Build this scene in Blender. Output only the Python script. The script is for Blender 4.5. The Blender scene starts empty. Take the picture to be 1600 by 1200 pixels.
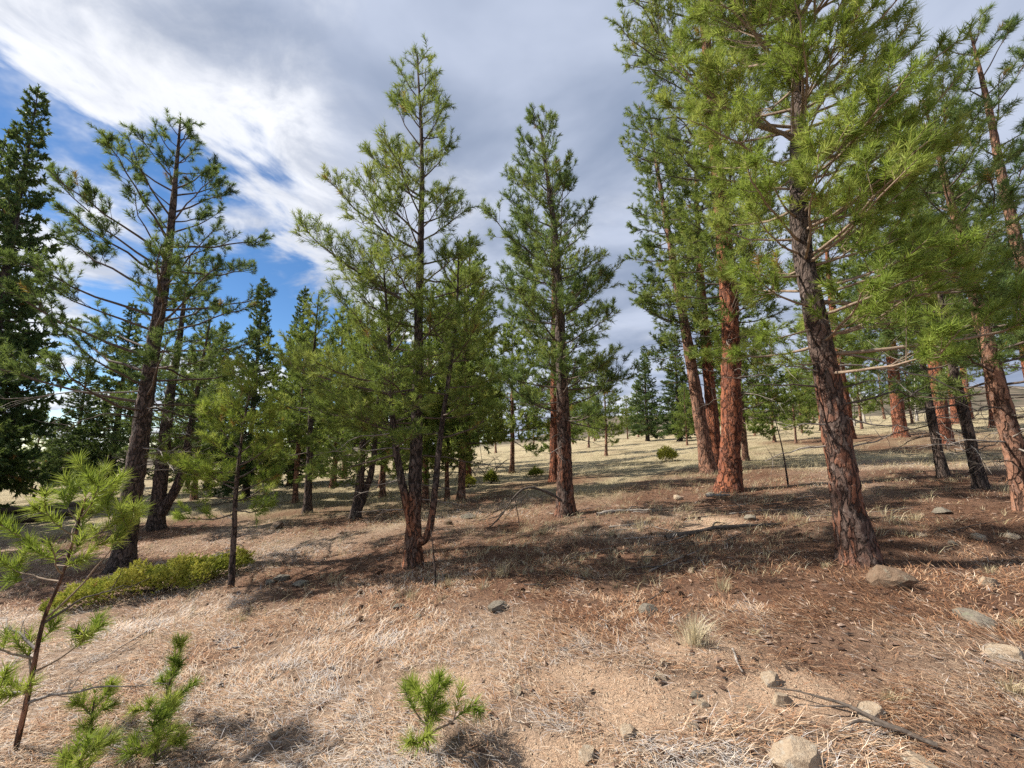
import bpy, bmesh, math, random
import numpy as np
from mathutils import Vector

sc = bpy.context.scene
R = math.radians
# ------------------------------------------------------------------ camera
cam_d = bpy.data.cameras.new('camera'); cam = bpy.data.objects.new('camera', cam_d)
sc.collection.objects.link(cam); sc.camera = cam
cam.location = (0, 0, 1.6); cam.rotation_euler = (R(98), 0, 0)
cam_d.sensor_width = 36; cam_d.lens = 36 * 650 / 1600
cam_d.clip_start = 0.05; cam_d.clip_end = 6000
# ------------------------------------------------------------------ world and sun
SUN_AZ, SUN_EL = R(-80), R(42)
world = bpy.data.worlds.new('World'); sc.world = world; world.use_nodes = True
sun_d = bpy.data.lights.new('sun', 'SUN'); sun = bpy.data.objects.new('sun', sun_d)
sc.collection.objects.link(sun)
sun_d.energy = 5.0; sun_d.angle = R(0.6); sun_d.color = (1.0, 0.93, 0.83)
sdir = Vector((math.sin(SUN_AZ) * math.cos(SUN_EL), math.cos(SUN_AZ) * math.cos(SUN_EL), math.sin(SUN_EL)))
sun.rotation_euler = sdir.to_track_quat('Z', 'Y').to_euler(); sun.location = (-20, 5, 30)
sc.view_settings.view_transform = 'Standard'; sc.view_settings.look = 'None'
sc.view_settings.gamma = 1.0; sc.view_settings.use_curve_mapping = False
sc.view_settings.exposure = 0.95
sc.cycles.use_denoising = False
sc.cycles.max_bounces = 6; sc.cycles.diffuse_bounces = 3; sc.cycles.glossy_bounces = 2
sc.cycles.transmission_bounces = 3; sc.cycles.transparent_max_bounces = 4


class NT:
    """small helper round a node tree"""
    def __init__(s, tree): s.t = tree; s.n = tree.nodes; s.l = tree.links
    def new(s, kind, **kw):
        nd = s.n.new(kind)
        for k, v in kw.items(): setattr(nd, k, v)
        return nd
    def put(s, sock, v):
        if hasattr(v, 'is_linked'): s.l.new(v, sock)
        elif isinstance(v, tuple) and len(v) == 3 and sock.type == 'RGBA': sock.default_value = (*v, 1)
        else: sock.default_value = v
    def math(s, op, a, b=0.0, c=None, clamp=False):
        m = s.new('ShaderNodeMath', operation=op, use_clamp=clamp)
        s.put(m.inputs[0], a); s.put(m.inputs[1], b)
        if c is not None: s.put(m.inputs[2], c)
        return m.outputs[0]
    def mix(s, f, a, b, mode='MIX'):
        m = s.new('ShaderNodeMix', data_type='RGBA', blend_type=mode)
        s.put(m.inputs[0], f); s.put(m.inputs[6], a); s.put(m.inputs[7], b)
        return m.outputs[2]
    def step(s, v, lo, hi):
        m = s.new('ShaderNodeMapRange', interpolation_type='SMOOTHSTEP')
        s.put(m.inputs[0], v); m.inputs[1].default_value = lo; m.inputs[2].default_value = hi
        return m.outputs[0]
    def noise(s, vec, scale, detail=4.0, rough=0.55, dist=0.0):
        m = s.new('ShaderNodeTexNoise'); s.put(m.inputs['Vector'], vec)
        m.inputs['Scale'].default_value = scale; m.inputs['Detail'].default_value = detail
        m.inputs['Roughness'].default_value = rough; m.inputs['Distortion'].default_value = dist
        return m.outputs[0]
    def ramp(s, f, stops):
        m = s.new('ShaderNodeValToRGB'); e = m.color_ramp.elements
        while len(e) < len(stops): e.new(0.5)
        for q, (p, c) in zip(e, stops): q.position = p; q.color = (*c, 1)
        s.put(m.inputs[0], f); return m.outputs[0]
    def scale(s, vec, v):
        m = s.new('ShaderNodeMapping'); s.put(m.inputs[0], vec); m.inputs['Scale'].default_value = v
        return m.outputs[0]


w = NT(world.node_tree); w.n.clear()
sky = w.new('ShaderNodeTexSky', sky_type='NISHITA', sun_disc=False)
sky.sun_elevation = SUN_EL; sky.sun_rotation = SUN_AZ
sky.altitude = 2700; sky.air_density = 1.0; sky.dust_density = 0.4; sky.ozone_density = 1.6
dirn = w.new('ShaderNodeTexCoord').outputs['Generated']
sp = w.new('ShaderNodeSeparateXYZ'); w.put(sp.inputs[0], dirn)
zz = w.math('ADD', w.math('MAXIMUM', sp.outputs[2], 0.0), 0.12)
U = w.math('DIVIDE', sp.outputs[0], zz); V = w.math('DIVIDE', sp.outputs[1], zz)
uv = w.new('ShaderNodeCombineXYZ'); w.put(uv.inputs[0], U); w.put(uv.inputs[1], V); w.put(uv.inputs[2], 3.7)
uv = uv.outputs[0]
n1 = w.noise(uv, 1.5, 9.0, 0.58, 0.5)
n2 = w.noise(uv, 0.55, 3.0, 0.5, 0.2)
# a broad sheet of cloud with its edge out to the west, thinning towards the horizon
far = w.math('MAXIMUM', w.math('SUBTRACT', V, 2.3), 0.0)
d = w.math('ADD', w.math('MULTIPLY', U, 0.75), 0.80)
d = w.math('MINIMUM', d, 0.85)
d = w.math('SUBTRACT', d, w.math('MULTIPLY', w.math('MINIMUM', far, 2.0), 0.16))
d = w.math('ADD', d, w.math('MULTIPLY', w.math('SUBTRACT', n1, 0.5), 1.5))
cover1 = w.step(d, 0.02, 0.20)
thick = w.step(w.math('ADD', d, w.math('MULTIPLY', w.math('SUBTRACT', n2, 0.5), 0.9)), 0.08, 0.7)
# scattered fair-weather cloud elsewhere
n3 = w.noise(uv, 0.9, 7.0, 0.55, 0.2)
cover2 = w.step(w.math('ADD', n3, w.math('MULTIPLY', w.math('MINIMUM', w.math('MAXIMUM', w.math('SUBTRACT', zz, 0.6), -0.3), 0.0), -0.22)), 0.53, 0.62)
cover = w.math('MAXIMUM', cover1, w.math('MULTIPLY', cover2, 0.95))
n4 = w.noise(uv, 1.8, 5.0, 0.5, 0.4)
greys = w.mix(w.step(n4, 0.3, 0.68), (0.19, 0.235, 0.33), (0.38, 0.425, 0.53))
n5 = w.noise(uv, 3.4, 7.0, 0.6, 0.6)
whites = w.mix(w.step(n5, 0.36, 0.62), (0.40, 0.43, 0.50), (0.70, 0.71, 0.74))
ccol = w.mix(thick, whites, greys)
bg1 = w.new('ShaderNodeBackground'); bg2 = w.new('ShaderNodeBackground')
hs = w.new('ShaderNodeHueSaturation'); hs.inputs['Saturation'].default_value = 1.2; w.put(hs.inputs['Color'], sky.outputs[0])
w.put(bg1.inputs[0], hs.outputs[0]); bg1.inputs[1].default_value = 0.075
w.put(bg2.inputs[0], ccol); bg2.inputs[1].default_value = 0.80
mx = w.new('ShaderNodeMixShader'); w.put(mx.inputs[0], cover)
w.l.new(bg1.outputs[0], mx.inputs[1]); w.l.new(bg2.outputs[0], mx.inputs[2])
wo = w.new('ShaderNodeOutputWorld'); w.l.new(mx.outputs[0], wo.inputs[0])

# ------------------------------------------------------------------ numeric helpers
def h3(i, j, k):
    n = (i.astype(np.int64) * 374761393 + j.astype(np.int64) * 668265263 + k.astype(np.int64) * 2147483647) & 0xffffffff
    n = ((n ^ (n >> 13)) * 1274126177) & 0xffffffff
    return ((n ^ (n >> 16)) & 0xffff) / 65535.0
def vnoise(x, y, z):
    x, y, z = np.broadcast_arrays(np.asarray(x, float), np.asarray(y, float), np.asarray(z, float))
    i, j, k = np.floor(x), np.floor(y), np.floor(z)
    f, g, h = x - i, y - j, z - k
    f, g, h = (q * q * (3 - 2 * q) for q in (f, g, h))
    r = 0
    for a in (0, 1):
        for b in (0, 1):
            for c in (0, 1):
                r = r + h3(i + a, j + b, k + c) * np.where(a, f, 1 - f) * np.where(b, g, 1 - g) * np.where(c, h, 1 - h)
    return r
def sstep(x, a, b):
    t = np.clip((x - a) / (b - a), 0, 1); return t * t * (3 - 2 * t)
def unit(v): return v / np.maximum(np.linalg.norm(v, axis=-1, keepdims=True), 1e-9)

def TZ(x, y):
    """height of the ground"""
    x = np.asarray(x, float); y = np.asarray(y, float)
    s = np.where(x < -5, -0.45 + (x + 5) * 0.055, x * 0.09)
    s = np.where(s > 5, 5 + (s - 5) * 0.5, s)
    s = np.where(s < -8, -8 + (s + 8) * 0.3, s)
    z = s + 0.010 * np.minimum(y, 400)
    z = z + 0.10 * np.sin(0.21 * x + 0.6) * np.sin(0.17 * y + 0.4) - 0.022
    z = z + 0.10 * (vnoise(x * 0.7, y * 0.7, 3.0) - 0.5) + 0.045 * (vnoise(x * 2.3, y * 2.3, 8.0) - 0.5) + 0.02 * (vnoise(x * 7, y * 7, 1.0) - 0.5)
    r = np.hypot(x, y); az = np.arctan2(x, y)
    ridge = sstep(r, 350, 1000) * sstep(az, 0.0, 0.25) * (26 + 20 * vnoise(az * 6, 2.0, 5.0) + 6 * vnoise(az * 30, 2.0, 5.0))
    return z + ridge

def mesh_of(name, Vt, tris=None, quads=None, mats=(), mi_t=None, mi_q=None, attr=None, smooth=False):
    me = bpy.data.meshes.new(name)
    Vt = np.asarray(Vt, np.float32)
    nt = 0 if tris is None else len(tris); nq = 0 if quads is None else len(quads)
    me.vertices.add(len(Vt)); me.vertices.foreach_set('co', Vt.ravel())
    lv = np.concatenate([np.asarray(a, np.int32).ravel() for a in (tris, quads) if a is not None and len(a)])
    me.loops.add(len(lv)); me.loops.foreach_set('vertex_index', lv)
    me.polygons.add(nt + nq)
    ls = np.concatenate([np.arange(nt) * 3, nt * 3 + np.arange(nq) * 4]).astype(np.int32)
    me.polygons.foreach_set('loop_start', ls)
    mi = np.zeros(nt + nq, np.int32)
    if mi_t is not None: mi[:nt] = mi_t
    if mi_q is not None: mi[nt:] = mi_q
    for m in mats: me.materials.append(m)
    me.polygons.foreach_set('material_index', mi)
    me.polygons.foreach_set('use_smooth', np.full(nt + nq, bool(smooth)) if not isinstance(smooth, np.ndarray) else smooth)
    if attr:
        for k, v in attr.items():
            a = me.attributes.new(k, 'FLOAT', 'POINT'); a.data.foreach_set('value', np.asarray(v, np.float32))
    me.update(calc_edges=True)
    return me
def put(name, me, parent=None, loc=None, **props):
    o = bpy.data.objects.new(name, me); sc.collection.objects.link(o)
    if parent is not None: o.parent = parent
    if loc is not None: o.location = loc
    for k, v in props.items(): o[k] = v
    return o
def thing(name, label, cat, loc, group=None, rz=0.0):
    o = put(name, None, None, loc, label=label, category=cat); o.rotation_euler.z = rz; o.empty_display_size = 0.2
    if group: o['group'] = group
    return o
def tubes(P, Rr, sides=5, ref=(0, 0, 1)):
    """P (N,K,3) centre lines, Rr (N,K) radii -> vertices, quads, tip triangles"""
    N, K = P.shape[:2]
    T = np.empty_like(P); T[:, 1:-1] = P[:, 2:] - P[:, :-2]; T[:, 0] = P[:, 1] - P[:, 0]; T[:, -1] = P[:, -1] - P[:, -2]
    T = unit(T)
    rf = np.broadcast_to(np.asarray(ref, float), T.shape)
    A = unit(np.cross(T, rf) + 1e-4); B = np.cross(T, A)
    th = np.arange(sides) * 2 * np.pi / sides
    Vv = P[:, :, None] + Rr[:, :, None, None] * (A[:, :, None] * np.cos(th)[None, None, :, None] + B[:, :, None] * np.sin(th)[None, None, :, None])
    idx = np.arange(N * K * sides).reshape(N, K, sides); nx = np.roll(idx, -1, axis=2)
    Q = np.stack([idx[:, :-1], nx[:, :-1], nx[:, 1:], idx[:, 1:]], -1).reshape(-1, 4)
    Tt = [np.stack([idx[:, -1, 0], idx[:, -1, i], idx[:, -1, i + 1]], -1) for i in range(1, sides - 1)]
    return Vv.reshape(-1, 3), Q, np.concatenate(Tt)
def spline(pts, n):
    p = np.asarray(pts, float)
    if len(p) == 2: p = np.array([p[0], (p[0] + p[1]) / 2, p[1]])
    e = np.vstack([2 * p[0] - p[1], p, 2 * p[-1] - p[-2]])
    seg = np.linalg.norm(np.diff(p, axis=0), axis=1); cum = np.concatenate([[0], np.cumsum(seg)])
    out = []
    for s in np.linspace(0, cum[-1], n):
        i = min(np.searchsorted(cum, s, 'right') - 1, len(p) - 2); t = (s - cum[i]) / seg[i]
        a, b, c, d_ = e[i], e[i + 1], e[i + 2], e[i + 3]
        out.append(0.5 * ((2 * b) + (-a + c) * t + (2 * a - 5 * b + 4 * c - d_) * t * t + (-a + 3 * b - 3 * c + d_) * t ** 3))
    return np.array(out)

# ------------------------------------------------------------------ materials
def mat(name):
    m = bpy.data.materials.new(name); m.use_nodes = True; t = NT(m.node_tree); t.n.clear()
    b = t.new('ShaderNodeBsdfPrincipled'); o = t.new('ShaderNodeOutputMaterial'); t.l.new(b.outputs[0], o.inputs[0])
    b.inputs['Roughness'].default_value = 0.85; b.inputs['Specular IOR Level'].default_value = 0.25
    return m, t, b, o
def bump(t, b, h, strength, dist):
    q = t.new('ShaderNodeBump'); q.inputs['Strength'].default_value = strength; q.inputs['Distance'].default_value = dist
    t.put(q.inputs['Height'], h); t.l.new(q.outputs[0], b.inputs['Normal'])

def bark(name, plate_a, plate_b, crack, upper=None, up_z=(2.0, 5.0), sc_=9.0):
    m, t, b, o = mat(name)
    co = t.new('ShaderNodeTexCoord').outputs['Object']
    wn = t.new('ShaderNodeTexNoise'); t.put(wn.inputs['Vector'], t.scale(co, (1, 1, 0.45))); wn.inputs['Scale'].default_value = 7.0; wn.inputs['Detail'].default_value = 5.0
    vec = t.new('ShaderNodeVectorMath', operation='MULTIPLY_ADD'); t.put(vec.inputs[0], wn.outputs['Color']); vec.inputs[1].default_value = (0.30, 0.30, 0.16)
    t.put(vec.inputs[2], t.scale(co, (1, 1, 0.24)))
    vo = t.new('ShaderNodeTexVoronoi', feature='DISTANCE_TO_EDGE'); t.put(vo.inputs['Vector'], vec.outputs[0]); vo.inputs['Scale'].default_value = sc_ * 1.7
    vc = t.new('ShaderNodeTexVoronoi'); t.put(vc.inputs['Vector'], vec.outputs[0]); vc.inputs['Scale'].default_value = sc_ * 1.7
    pc = t.new('ShaderNodeSeparateColor'); t.put(pc.inputs[0], vc.outputs['Color'])
    fine = t.noise(t.scale(co, (1, 1, 0.35)), 60.0, 6.0, 0.7)
    flake = t.noise(t.scale(co, (1, 1, 0.5)), 22.0, 5.0, 0.6, 0.6)
    big = t.noise(co, 1.7, 4.0)
    shade = t.math('ADD', t.math('MULTIPLY', pc.outputs[0], 0.42), t.math('ADD', t.math('MULTIPLY', big, 0.5), t.math('MULTIPLY', flake, 0.35)))
    col = t.mix(t.step(shade, 0.38, 0.85), plate_a, plate_b)
    if upper:
        z = t.new('ShaderNodeSeparateXYZ'); t.put(z.inputs[0], co)
        zn = t.math('ADD', z.outputs[2], t.math('MULTIPLY', t.math('SUBTRACT', big, 0.5), 2.5))
        col = t.mix(t.step(zn, *up_z), col, upper)
    col = t.mix(t.step(flake, 0.54, 0.68), col, t.mix(0.3, col, (0.36, 0.29, 0.25)))
    col = t.mix(t.math('MULTIPLY', t.step(fine, 0.45, 0.75), 0.6), col, crack)
    gap = t.math('MULTIPLY', t.step(vo.outputs[0], 0.16, 0.0), t.step(flake, 0.72, 0.42))
    col = t.mix(t.math('MULTIPLY', gap, 0.85), col, crack)
    t.put(b.inputs['Base Color'], col)
    hgt = t.math('ADD', t.math('SUBTRACT', t.math('MULTIPLY', pc.outputs[1], 0.5), gap), t.math('ADD', t.math('MULTIPLY', fine, 0.4), t.math('MULTIPLY', flake, 0.7)))
    bump(t, b, hgt, 1.0, 0.035)
    return m
BK = {
    'dark': bark('dark pine bark', (0.14, 0.10, 0.08), (0.085, 0.062, 0.052), (0.022, 0.017, 0.015)),
    'mixed': bark('grey bark with red plates', (0.23, 0.095, 0.053), (0.11, 0.076, 0.062), (0.026, 0.018, 0.015), upper=(0.115, 0.083, 0.068), up_z=(1.2, 3.0)),
    'dark_red': bark('dark bark red at the foot', (0.30, 0.12, 0.06), (0.14, 0.085, 0.06), (0.025, 0.017, 0.014), upper=(0.085, 0.065, 0.055), up_z=(0.4, 1.3)),
    'red': bark('orange red pine bark', (0.33, 0.115, 0.055), (0.19, 0.068, 0.038), (0.035, 0.017, 0.012), sc_=6.0),
    'pink': bark('pinkish brown bark', (0.34, 0.175, 0.11), (0.20, 0.105, 0.07), (0.045, 0.028, 0.021), sc_=7.0),
    'pale': bark('pale grey bark', (0.52, 0.49, 0.44), (0.40, 0.37, 0.33), (0.12, 0.10, 0.09), sc_=4.0),
}
def plainwood(name, a, b_, sc_=30):
    m, t, b, o = mat(name); co = t.new('ShaderNodeTexCoord').outputs['Object']
    n = t.noise(co, sc_, 4.0, 0.6)
    t.put(b.inputs['Base Color'], t.ramp(n, [(0.3, a), (0.7, b_)])); bump(t, b, n, 0.6, 0.01); return m
TWIG = plainwood('twig bark', (0.055, 0.04, 0.033), (0.15, 0.115, 0.09))
TWIGP = plainwood('pale twig bark', (0.16, 0.11, 0.075), (0.30, 0.23, 0.17))
DEAD = plainwood('weathered dead wood', (0.12, 0.10, 0.085), (0.36, 0.32, 0.28))
DEADD = plainwood('dark dead wood', (0.045, 0.036, 0.03), (0.13, 0.105, 0.085))
def needle(name, dark, mid, light, trans=0.25):
    m, t, b, o = mat(name)
    a = t.new('ShaderNodeAttribute', attribute_name='v')
    col = t.ramp(a.outputs['Fac'], [(0.0, dark), (0.5, mid), (0.93, light), (1.0, (0.30, 0.17, 0.05))])
    t.put(b.inputs['Base Color'], col); b.inputs['Roughness'].default_value = 0.6; b.inputs['Specular IOR Level'].default_value = 0.18
    tr = t.new('ShaderNodeBsdfTranslucent'); t.put(tr.inputs[0], t.mix(0.35, col, (0.22, 0.26, 0.03)))
    mx_ = t.new('ShaderNodeMixShader'); mx_.inputs[0].default_value = trans
    t.l.new(b.outputs[0], mx_.inputs[1]); t.l.new(tr.outputs[0], mx_.inputs[2]); t.l.new(mx_.outputs[0], o.inputs[0])
    return m
ND = {
    'green': needle('pine needles green', (0.075, 0.125, 0.032), (0.18, 0.25, 0.055), (0.31, 0.36, 0.09), 0.45),
    'deep': needle('pine needles deep green', (0.058, 0.105, 0.040), (0.135, 0.205, 0.062), (0.25, 0.31, 0.085), 0.42),
    'yellow': needle('pine needles yellow green', (0.12, 0.165, 0.030), (0.245, 0.335, 0.06), (0.38, 0.44, 0.11), 0.48),
    'bright': needle('young pine needles', (0.10, 0.165, 0.024), (0.23, 0.31, 0.045), (0.40, 0.45, 0.095), 0.42),
    'fir': needle('fir needles', (0.036, 0.072, 0.030), (0.078, 0.13, 0.044), (0.14, 0.20, 0.064), 0.28),
    'juniper': needle('juniper needles', (0.06, 0.085, 0.018), (0.30, 0.33, 0.05), (0.58, 0.54, 0.11), 0.3),
}
def stone(name, a, b_, c):
    m, t, b, o = mat(name); co = t.new('ShaderNodeTexCoord').outputs['Object']
    n = t.noise(co, 9.0, 6.0, 0.65); f = t.noise(co, 60.0, 4.0, 0.7); g = t.noise(co, 4.0, 5.0, 0.6)
    col = t.ramp(n, [(0.3, a), (0.7, b_)]); col = t.mix(t.step(g, 0.54, 0.66), col, c); col = t.mix(t.math('MULTIPLY', f, 0.45), col, a)
    t.put(b.inputs['Base Color'], col); bump(t, b, t.math('ADD', n, t.math('MULTIPLY', f, 0.35)), 0.8, 0.03); return m
ROCK_T = stone('tan granite', (0.30, 0.22, 0.15), (0.54, 0.44, 0.32), (0.44, 0.40, 0.33))
ROCK_G = stone('grey lichened stone', (0.13, 0.11, 0.085), (0.30, 0.26, 0.205), (0.22, 0.215, 0.15))
ROCK_B = stone('brown sandstone', (0.13, 0.085, 0.055), (0.27, 0.19, 0.13), (0.22, 0.2, 0.15))
def vcol(name, stops, rough=0.8, trans=0.0, var=0.0):
    m, t, b, o = mat(name); a = t.new('ShaderNodeAttribute', attribute_name='v')
    col = t.ramp(a.outputs['Fac'], stops); t.put(b.inputs['Base Color'], col); b.inputs['Roughness'].default_value = rough
    if trans:
        tr = t.new('ShaderNodeBsdfTranslucent'); t.put(tr.inputs[0], col); mx_ = t.new('ShaderNodeMixShader'); mx_.inputs[0].default_value = trans
        t.l.new(b.outputs[0], mx_.inputs[1]); t.l.new(tr.outputs[0], mx_.inputs[2]); t.l.new(mx_.outputs[0], o.inputs[0])
    return m
LITTER = vcol('dry fallen needles', [(0.0, (0.06, 0.035, 0.025)), (0.25, (0.25, 0.11, 0.052)), (0.5, (0.43, 0.25, 0.14)), (0.72, (0.55, 0.405, 0.27)), (0.88, (0.61, 0.515, 0.41)), (1.0, (0.42, 0.39, 0.37))], 0.65)
STRAW = vcol('dry grass', [(0.0, (0.15, 0.145, 0.065)), (0.35, (0.34, 0.285, 0.155)), (0.7, (0.52, 0.445, 0.285)), (1.0, (0.64, 0.58, 0.42))], 0.75, 0.25)

# ------------------------------------------------------------------ trees: where the trunks stand, for the litter under them
BASES = np.array([(-6.71, 7.52), (-1.37, 6.05), (1.04, 8.23), (1.44, 14.71), (5.85, 12.6), (4.73, 9.27), (3.45, 4.32), (6.65, 5.5), (8.72, 6.91),
                  (16.9, 21), (17.8, 19.2), (15.6, 15.2), (7.74, 7.03), (8.6, 8.46), (-3.9, 10.8), (-5.9, 12.5), (-9.3, 11.3), (6.05, 12.6), (-1.5, 12), (0.9, 4.9), (2.9, 5.4)])
# how far each one's needles carpet the ground
REACH = np.array([2.6, 3.0, 2.6, 2.4, 2.5, 3.4, 2.9, 2.4, 2.6, 4, 4, 4, 2, 2, 2.2, 2.0, 2.5, 2.5, 2.0, 1.9, 2.2])
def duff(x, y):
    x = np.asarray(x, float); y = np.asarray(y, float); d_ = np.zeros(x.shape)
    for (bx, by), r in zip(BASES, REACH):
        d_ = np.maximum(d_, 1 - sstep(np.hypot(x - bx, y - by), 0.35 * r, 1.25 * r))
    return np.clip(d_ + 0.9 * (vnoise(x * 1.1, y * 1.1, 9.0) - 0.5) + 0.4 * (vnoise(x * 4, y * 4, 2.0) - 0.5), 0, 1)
def sand(x, y):
    x = np.asarray(x, float); y = np.asarray(y, float)
    s = np.zeros(x.shape)
    for bx, by, r in ((0.8, 2.55, 0.5), (-0.45, 2.95, 0.4), (1.25, 3.0, 0.4), (0.35, 2.85, 0.3), (0.25, 2.25, 0.3), (1.55, 2.55, 0.35), (3.0, 6.4, 0.6)):
        s = np.maximum(s, 1 - sstep(np.hypot(x - bx, (y - by) * 1.3), 0.3 * r, 1.2 * r))
    return np.clip(s + 0.8 * (vnoise(x * 3.2, y * 3.2, 4.0) - 0.45), 0, 1) * (s > 0.02)
def meadow(x, y):
    x = np.asarray(x, float); y = np.asarray(y, float)
    return sstep(y + 1.2 * (vnoise(x * .5, y * .5, 6.0) - .5) * 4 + np.where(x > 5, 0.1 * (x - 5), 0), 9.0, 13.5)

# ------------------------------------------------------------------ ground
n = 330
u = np.linspace(-1, 1, n)
gx = 0.9 * np.sinh(8.1 * u); v = np.linspace(-0.52, 1, n); gy = 3.0 + 0.9 * np.sinh(8.1 * v)
X, Y = np.meshgrid(gx, gy)
Vt = np.stack([X, Y, TZ(X, Y)], -1).reshape(-1, 3)
I = np.arange(n * n).reshape(n, n)
Q = np.stack([I[:-1, :-1], I[:-1, 1:], I[1:, 1:], I[1:, :-1]], -1).reshape(-1, 4)
m, t, b, o = mat('forest floor')
co = t.new('ShaderNodeTexCoord').outputs['Object']
aD = t.new('ShaderNodeAttribute', attribute_name='duff').outputs['Fac']; aS = t.new('ShaderNodeAttribute', attribute_name='sand').outputs['Fac']; aM = t.new('ShaderNodeAttribute', attribute_name='meadow').outputs['Fac']
na = t.noise(co, 2.2, 6.0, 0.6); nb = t.noise(co, 14.0, 5.0, 0.65); nc = t.noise(co, 70.0, 4.0, 0.7)
ch = t.noise(t.scale(co, (1, 3, 1)), 24.0, 4.0, 0.7, 1.5)
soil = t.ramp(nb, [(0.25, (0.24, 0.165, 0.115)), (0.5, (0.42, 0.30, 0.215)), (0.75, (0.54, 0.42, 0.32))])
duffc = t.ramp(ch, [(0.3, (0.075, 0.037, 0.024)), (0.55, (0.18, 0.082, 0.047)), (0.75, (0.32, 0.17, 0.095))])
sandc = t.ramp(nc, [(0.3, (0.42, 0.275, 0.18)), (0.6, (0.60, 0.43, 0.30)), (0.8, (0.66, 0.53, 0.41))])
strawc = t.ramp(nb, [(0.3, (0.25, 0.205, 0.12)), (0.5, (0.44, 0.37, 0.225)), (0.72, (0.58, 0.50, 0.33))])
nm = t.noise(t.scale(co, (1, 1.6, 1)), 0.45, 7.0, 0.65)
col = t.mix(aM, soil, t.mix(t.step(na, 0.56, 0.72), t.mix(t.step(nm, 0.48, 0.66), strawc, (0.19, 0.165, 0.09)), soil))
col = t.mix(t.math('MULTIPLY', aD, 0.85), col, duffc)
col = t.mix(aS, col, sandc)
aF = t.new('ShaderNodeAttribute', attribute_name='far').outputs['Fac']
nf = t.noise(co, 0.06, 6.0, 0.6)
col = t.mix(aF, col, t.ramp(nf, [(0.35, (0.035, 0.045, 0.025)), (0.5, (0.10, 0.085, 0.06)), (0.65, (0.19, 0.15, 0.11))]))
blot = t.noise(co, 5.5, 7.0, 0.7)
bare_ = t.math('SUBTRACT', 1.0, aS, clamp=True)
col = t.mix(t.math('MULTIPLY', t.math('MULTIPLY', t.step(blot, 0.53, 0.68), 0.5), bare_), col, (0.09, 0.06, 0.043))
col = t.mix(t.math('MULTIPLY', t.math('MULTIPLY', nc, 0.3), bare_), col, (0.12, 0.085, 0.06))
t.put(b.inputs['Base Color'], col); b.inputs['Roughness'].default_value = 0.95; b.inputs['Specular IOR Level'].default_value = 0.1
bump(t, b, t.math('ADD', t.math('MULTIPLY', nb, 1.0), t.math('ADD', t.math('MULTIPLY', nc, 0.5), t.math('MULTIPLY', ch, 0.6))), 1.0, 0.05)
FLOOR = m
xf, yf = Vt[:, 0], Vt[:, 1]
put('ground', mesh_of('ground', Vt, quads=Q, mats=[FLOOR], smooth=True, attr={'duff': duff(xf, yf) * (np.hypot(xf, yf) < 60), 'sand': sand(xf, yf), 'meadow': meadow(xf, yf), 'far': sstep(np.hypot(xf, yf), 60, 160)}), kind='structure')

# ------------------------------------------------------------------ conifer generator
def frames(a):
    rf = np.where(np.abs(a[..., 2:3]) > 0.9, np.array([1.0, 0, 0]), np.array([0, 0, 1.0]))
    p = unit(np.cross(a, rf)); return p, np.cross(a, p)
def needles(rng, A, B, N, nl, nw, spread=(0.45, 1.0), val=None, start=0.0):
    """bottle-brush of N needles on every shoot A->B"""
    S = len(A); ax = unit(B - A); p, q = frames(ax)
    tt = start + (1 - start) * rng.random((S, N)) ** 0.8
    th = rng.random((S, N)) * 2 * np.pi
    ph = spread[0] + (spread[1] - spread[0]) * rng.random((S, N)); ph = np.where(tt > 0.85, ph * 0.7, ph)
    D = ax[:, None] * np.cos(ph)[..., None] + (p[:, None] * np.cos(th)[..., None] + q[:, None] * np.sin(th)[..., None]) * np.sin(ph)[..., None]
    O = A[:, None] + (B - A)[:, None] * tt[..., None]
    ln = nl * (0.75 + 0.4 * rng.random((S, N)))
    sd = unit(np.cross(D, rng.normal(size=(S, N, 3))))
    hw = nw * 0.5
    Vv = np.stack([O - sd * hw, O + sd * hw, O + D * ln[..., None] + np.array([0, 0, -0.06]) * nl], 2).reshape(-1, 3)
    T = np.arange(S * N * 3).reshape(-1, 3)
    if val is None: val = rng.random(S)
    vv = np.clip(val[:, None] + 0.22 * (rng.random((S, N)) - 0.5), 0, 0.94)
    vv = np.where(rng.random((S, 1)) < 0.008, 1.0, vv)
    return Vv, T, np.repeat(vv.reshape(-1), 3)

def trunk_mesh(pts, rad, sides, step, bm, rough, flare, rng, rings=None):
    L = float(np.sum(np.linalg.norm(np.diff(np.asarray(pts), axis=0), axis=1)))
    K = rings or max(8, int(L / step))
    P = spline(pts, K); s = np.linspace(0, 1, K)
    rr = np.interp(s, *zip(*rad))
    z = s * L
    rr = rr * (1 + flare * np.exp(-np.maximum(z, 0) / 0.27))
    Vv, Q, T = tubes(P[None], rr[None], sides, ref=(0, 1, 0.01))
    Vv = Vv.reshape(K, sides, 3); c = P[:, None]
    rd = Vv - c
    k = 1 / max(rr[0], 0.05)
    f1 = vnoise(Vv[..., 0] * 1.5 * k + 50, Vv[..., 1] * 1.5 * k, Vv[..., 2] * 2.2)
    f2 = 1 - np.abs(vnoise(Vv[..., 0] * 4.0 * k + 9, Vv[..., 1] * 4.0 * k, Vv[..., 2] * 6) * 2 - 1)
    f3 = vnoise(Vv[..., 0] * 9 * k, Vv[..., 1] * 9 * k + 3, Vv[..., 2] * 20)
    th = np.arange(sides) * 2 * np.pi / sides
    lob = np.sin(th * 5 + rng.random() * 6)[None] * np.exp(-z / 0.18)[:, None] * 0.16 * flare * 2
    Vv = c + rd * (1 + rough * (0.5 * (f1 - 0.5) + 0.45 * (0.5 - f2) * -1 + 0.3 * (f3 - 0.5)) + lob)[..., None]
    return mesh_of('trunk', Vv.reshape(-1, 3), T, Q, [bm], smooth=True), P, rr

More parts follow.
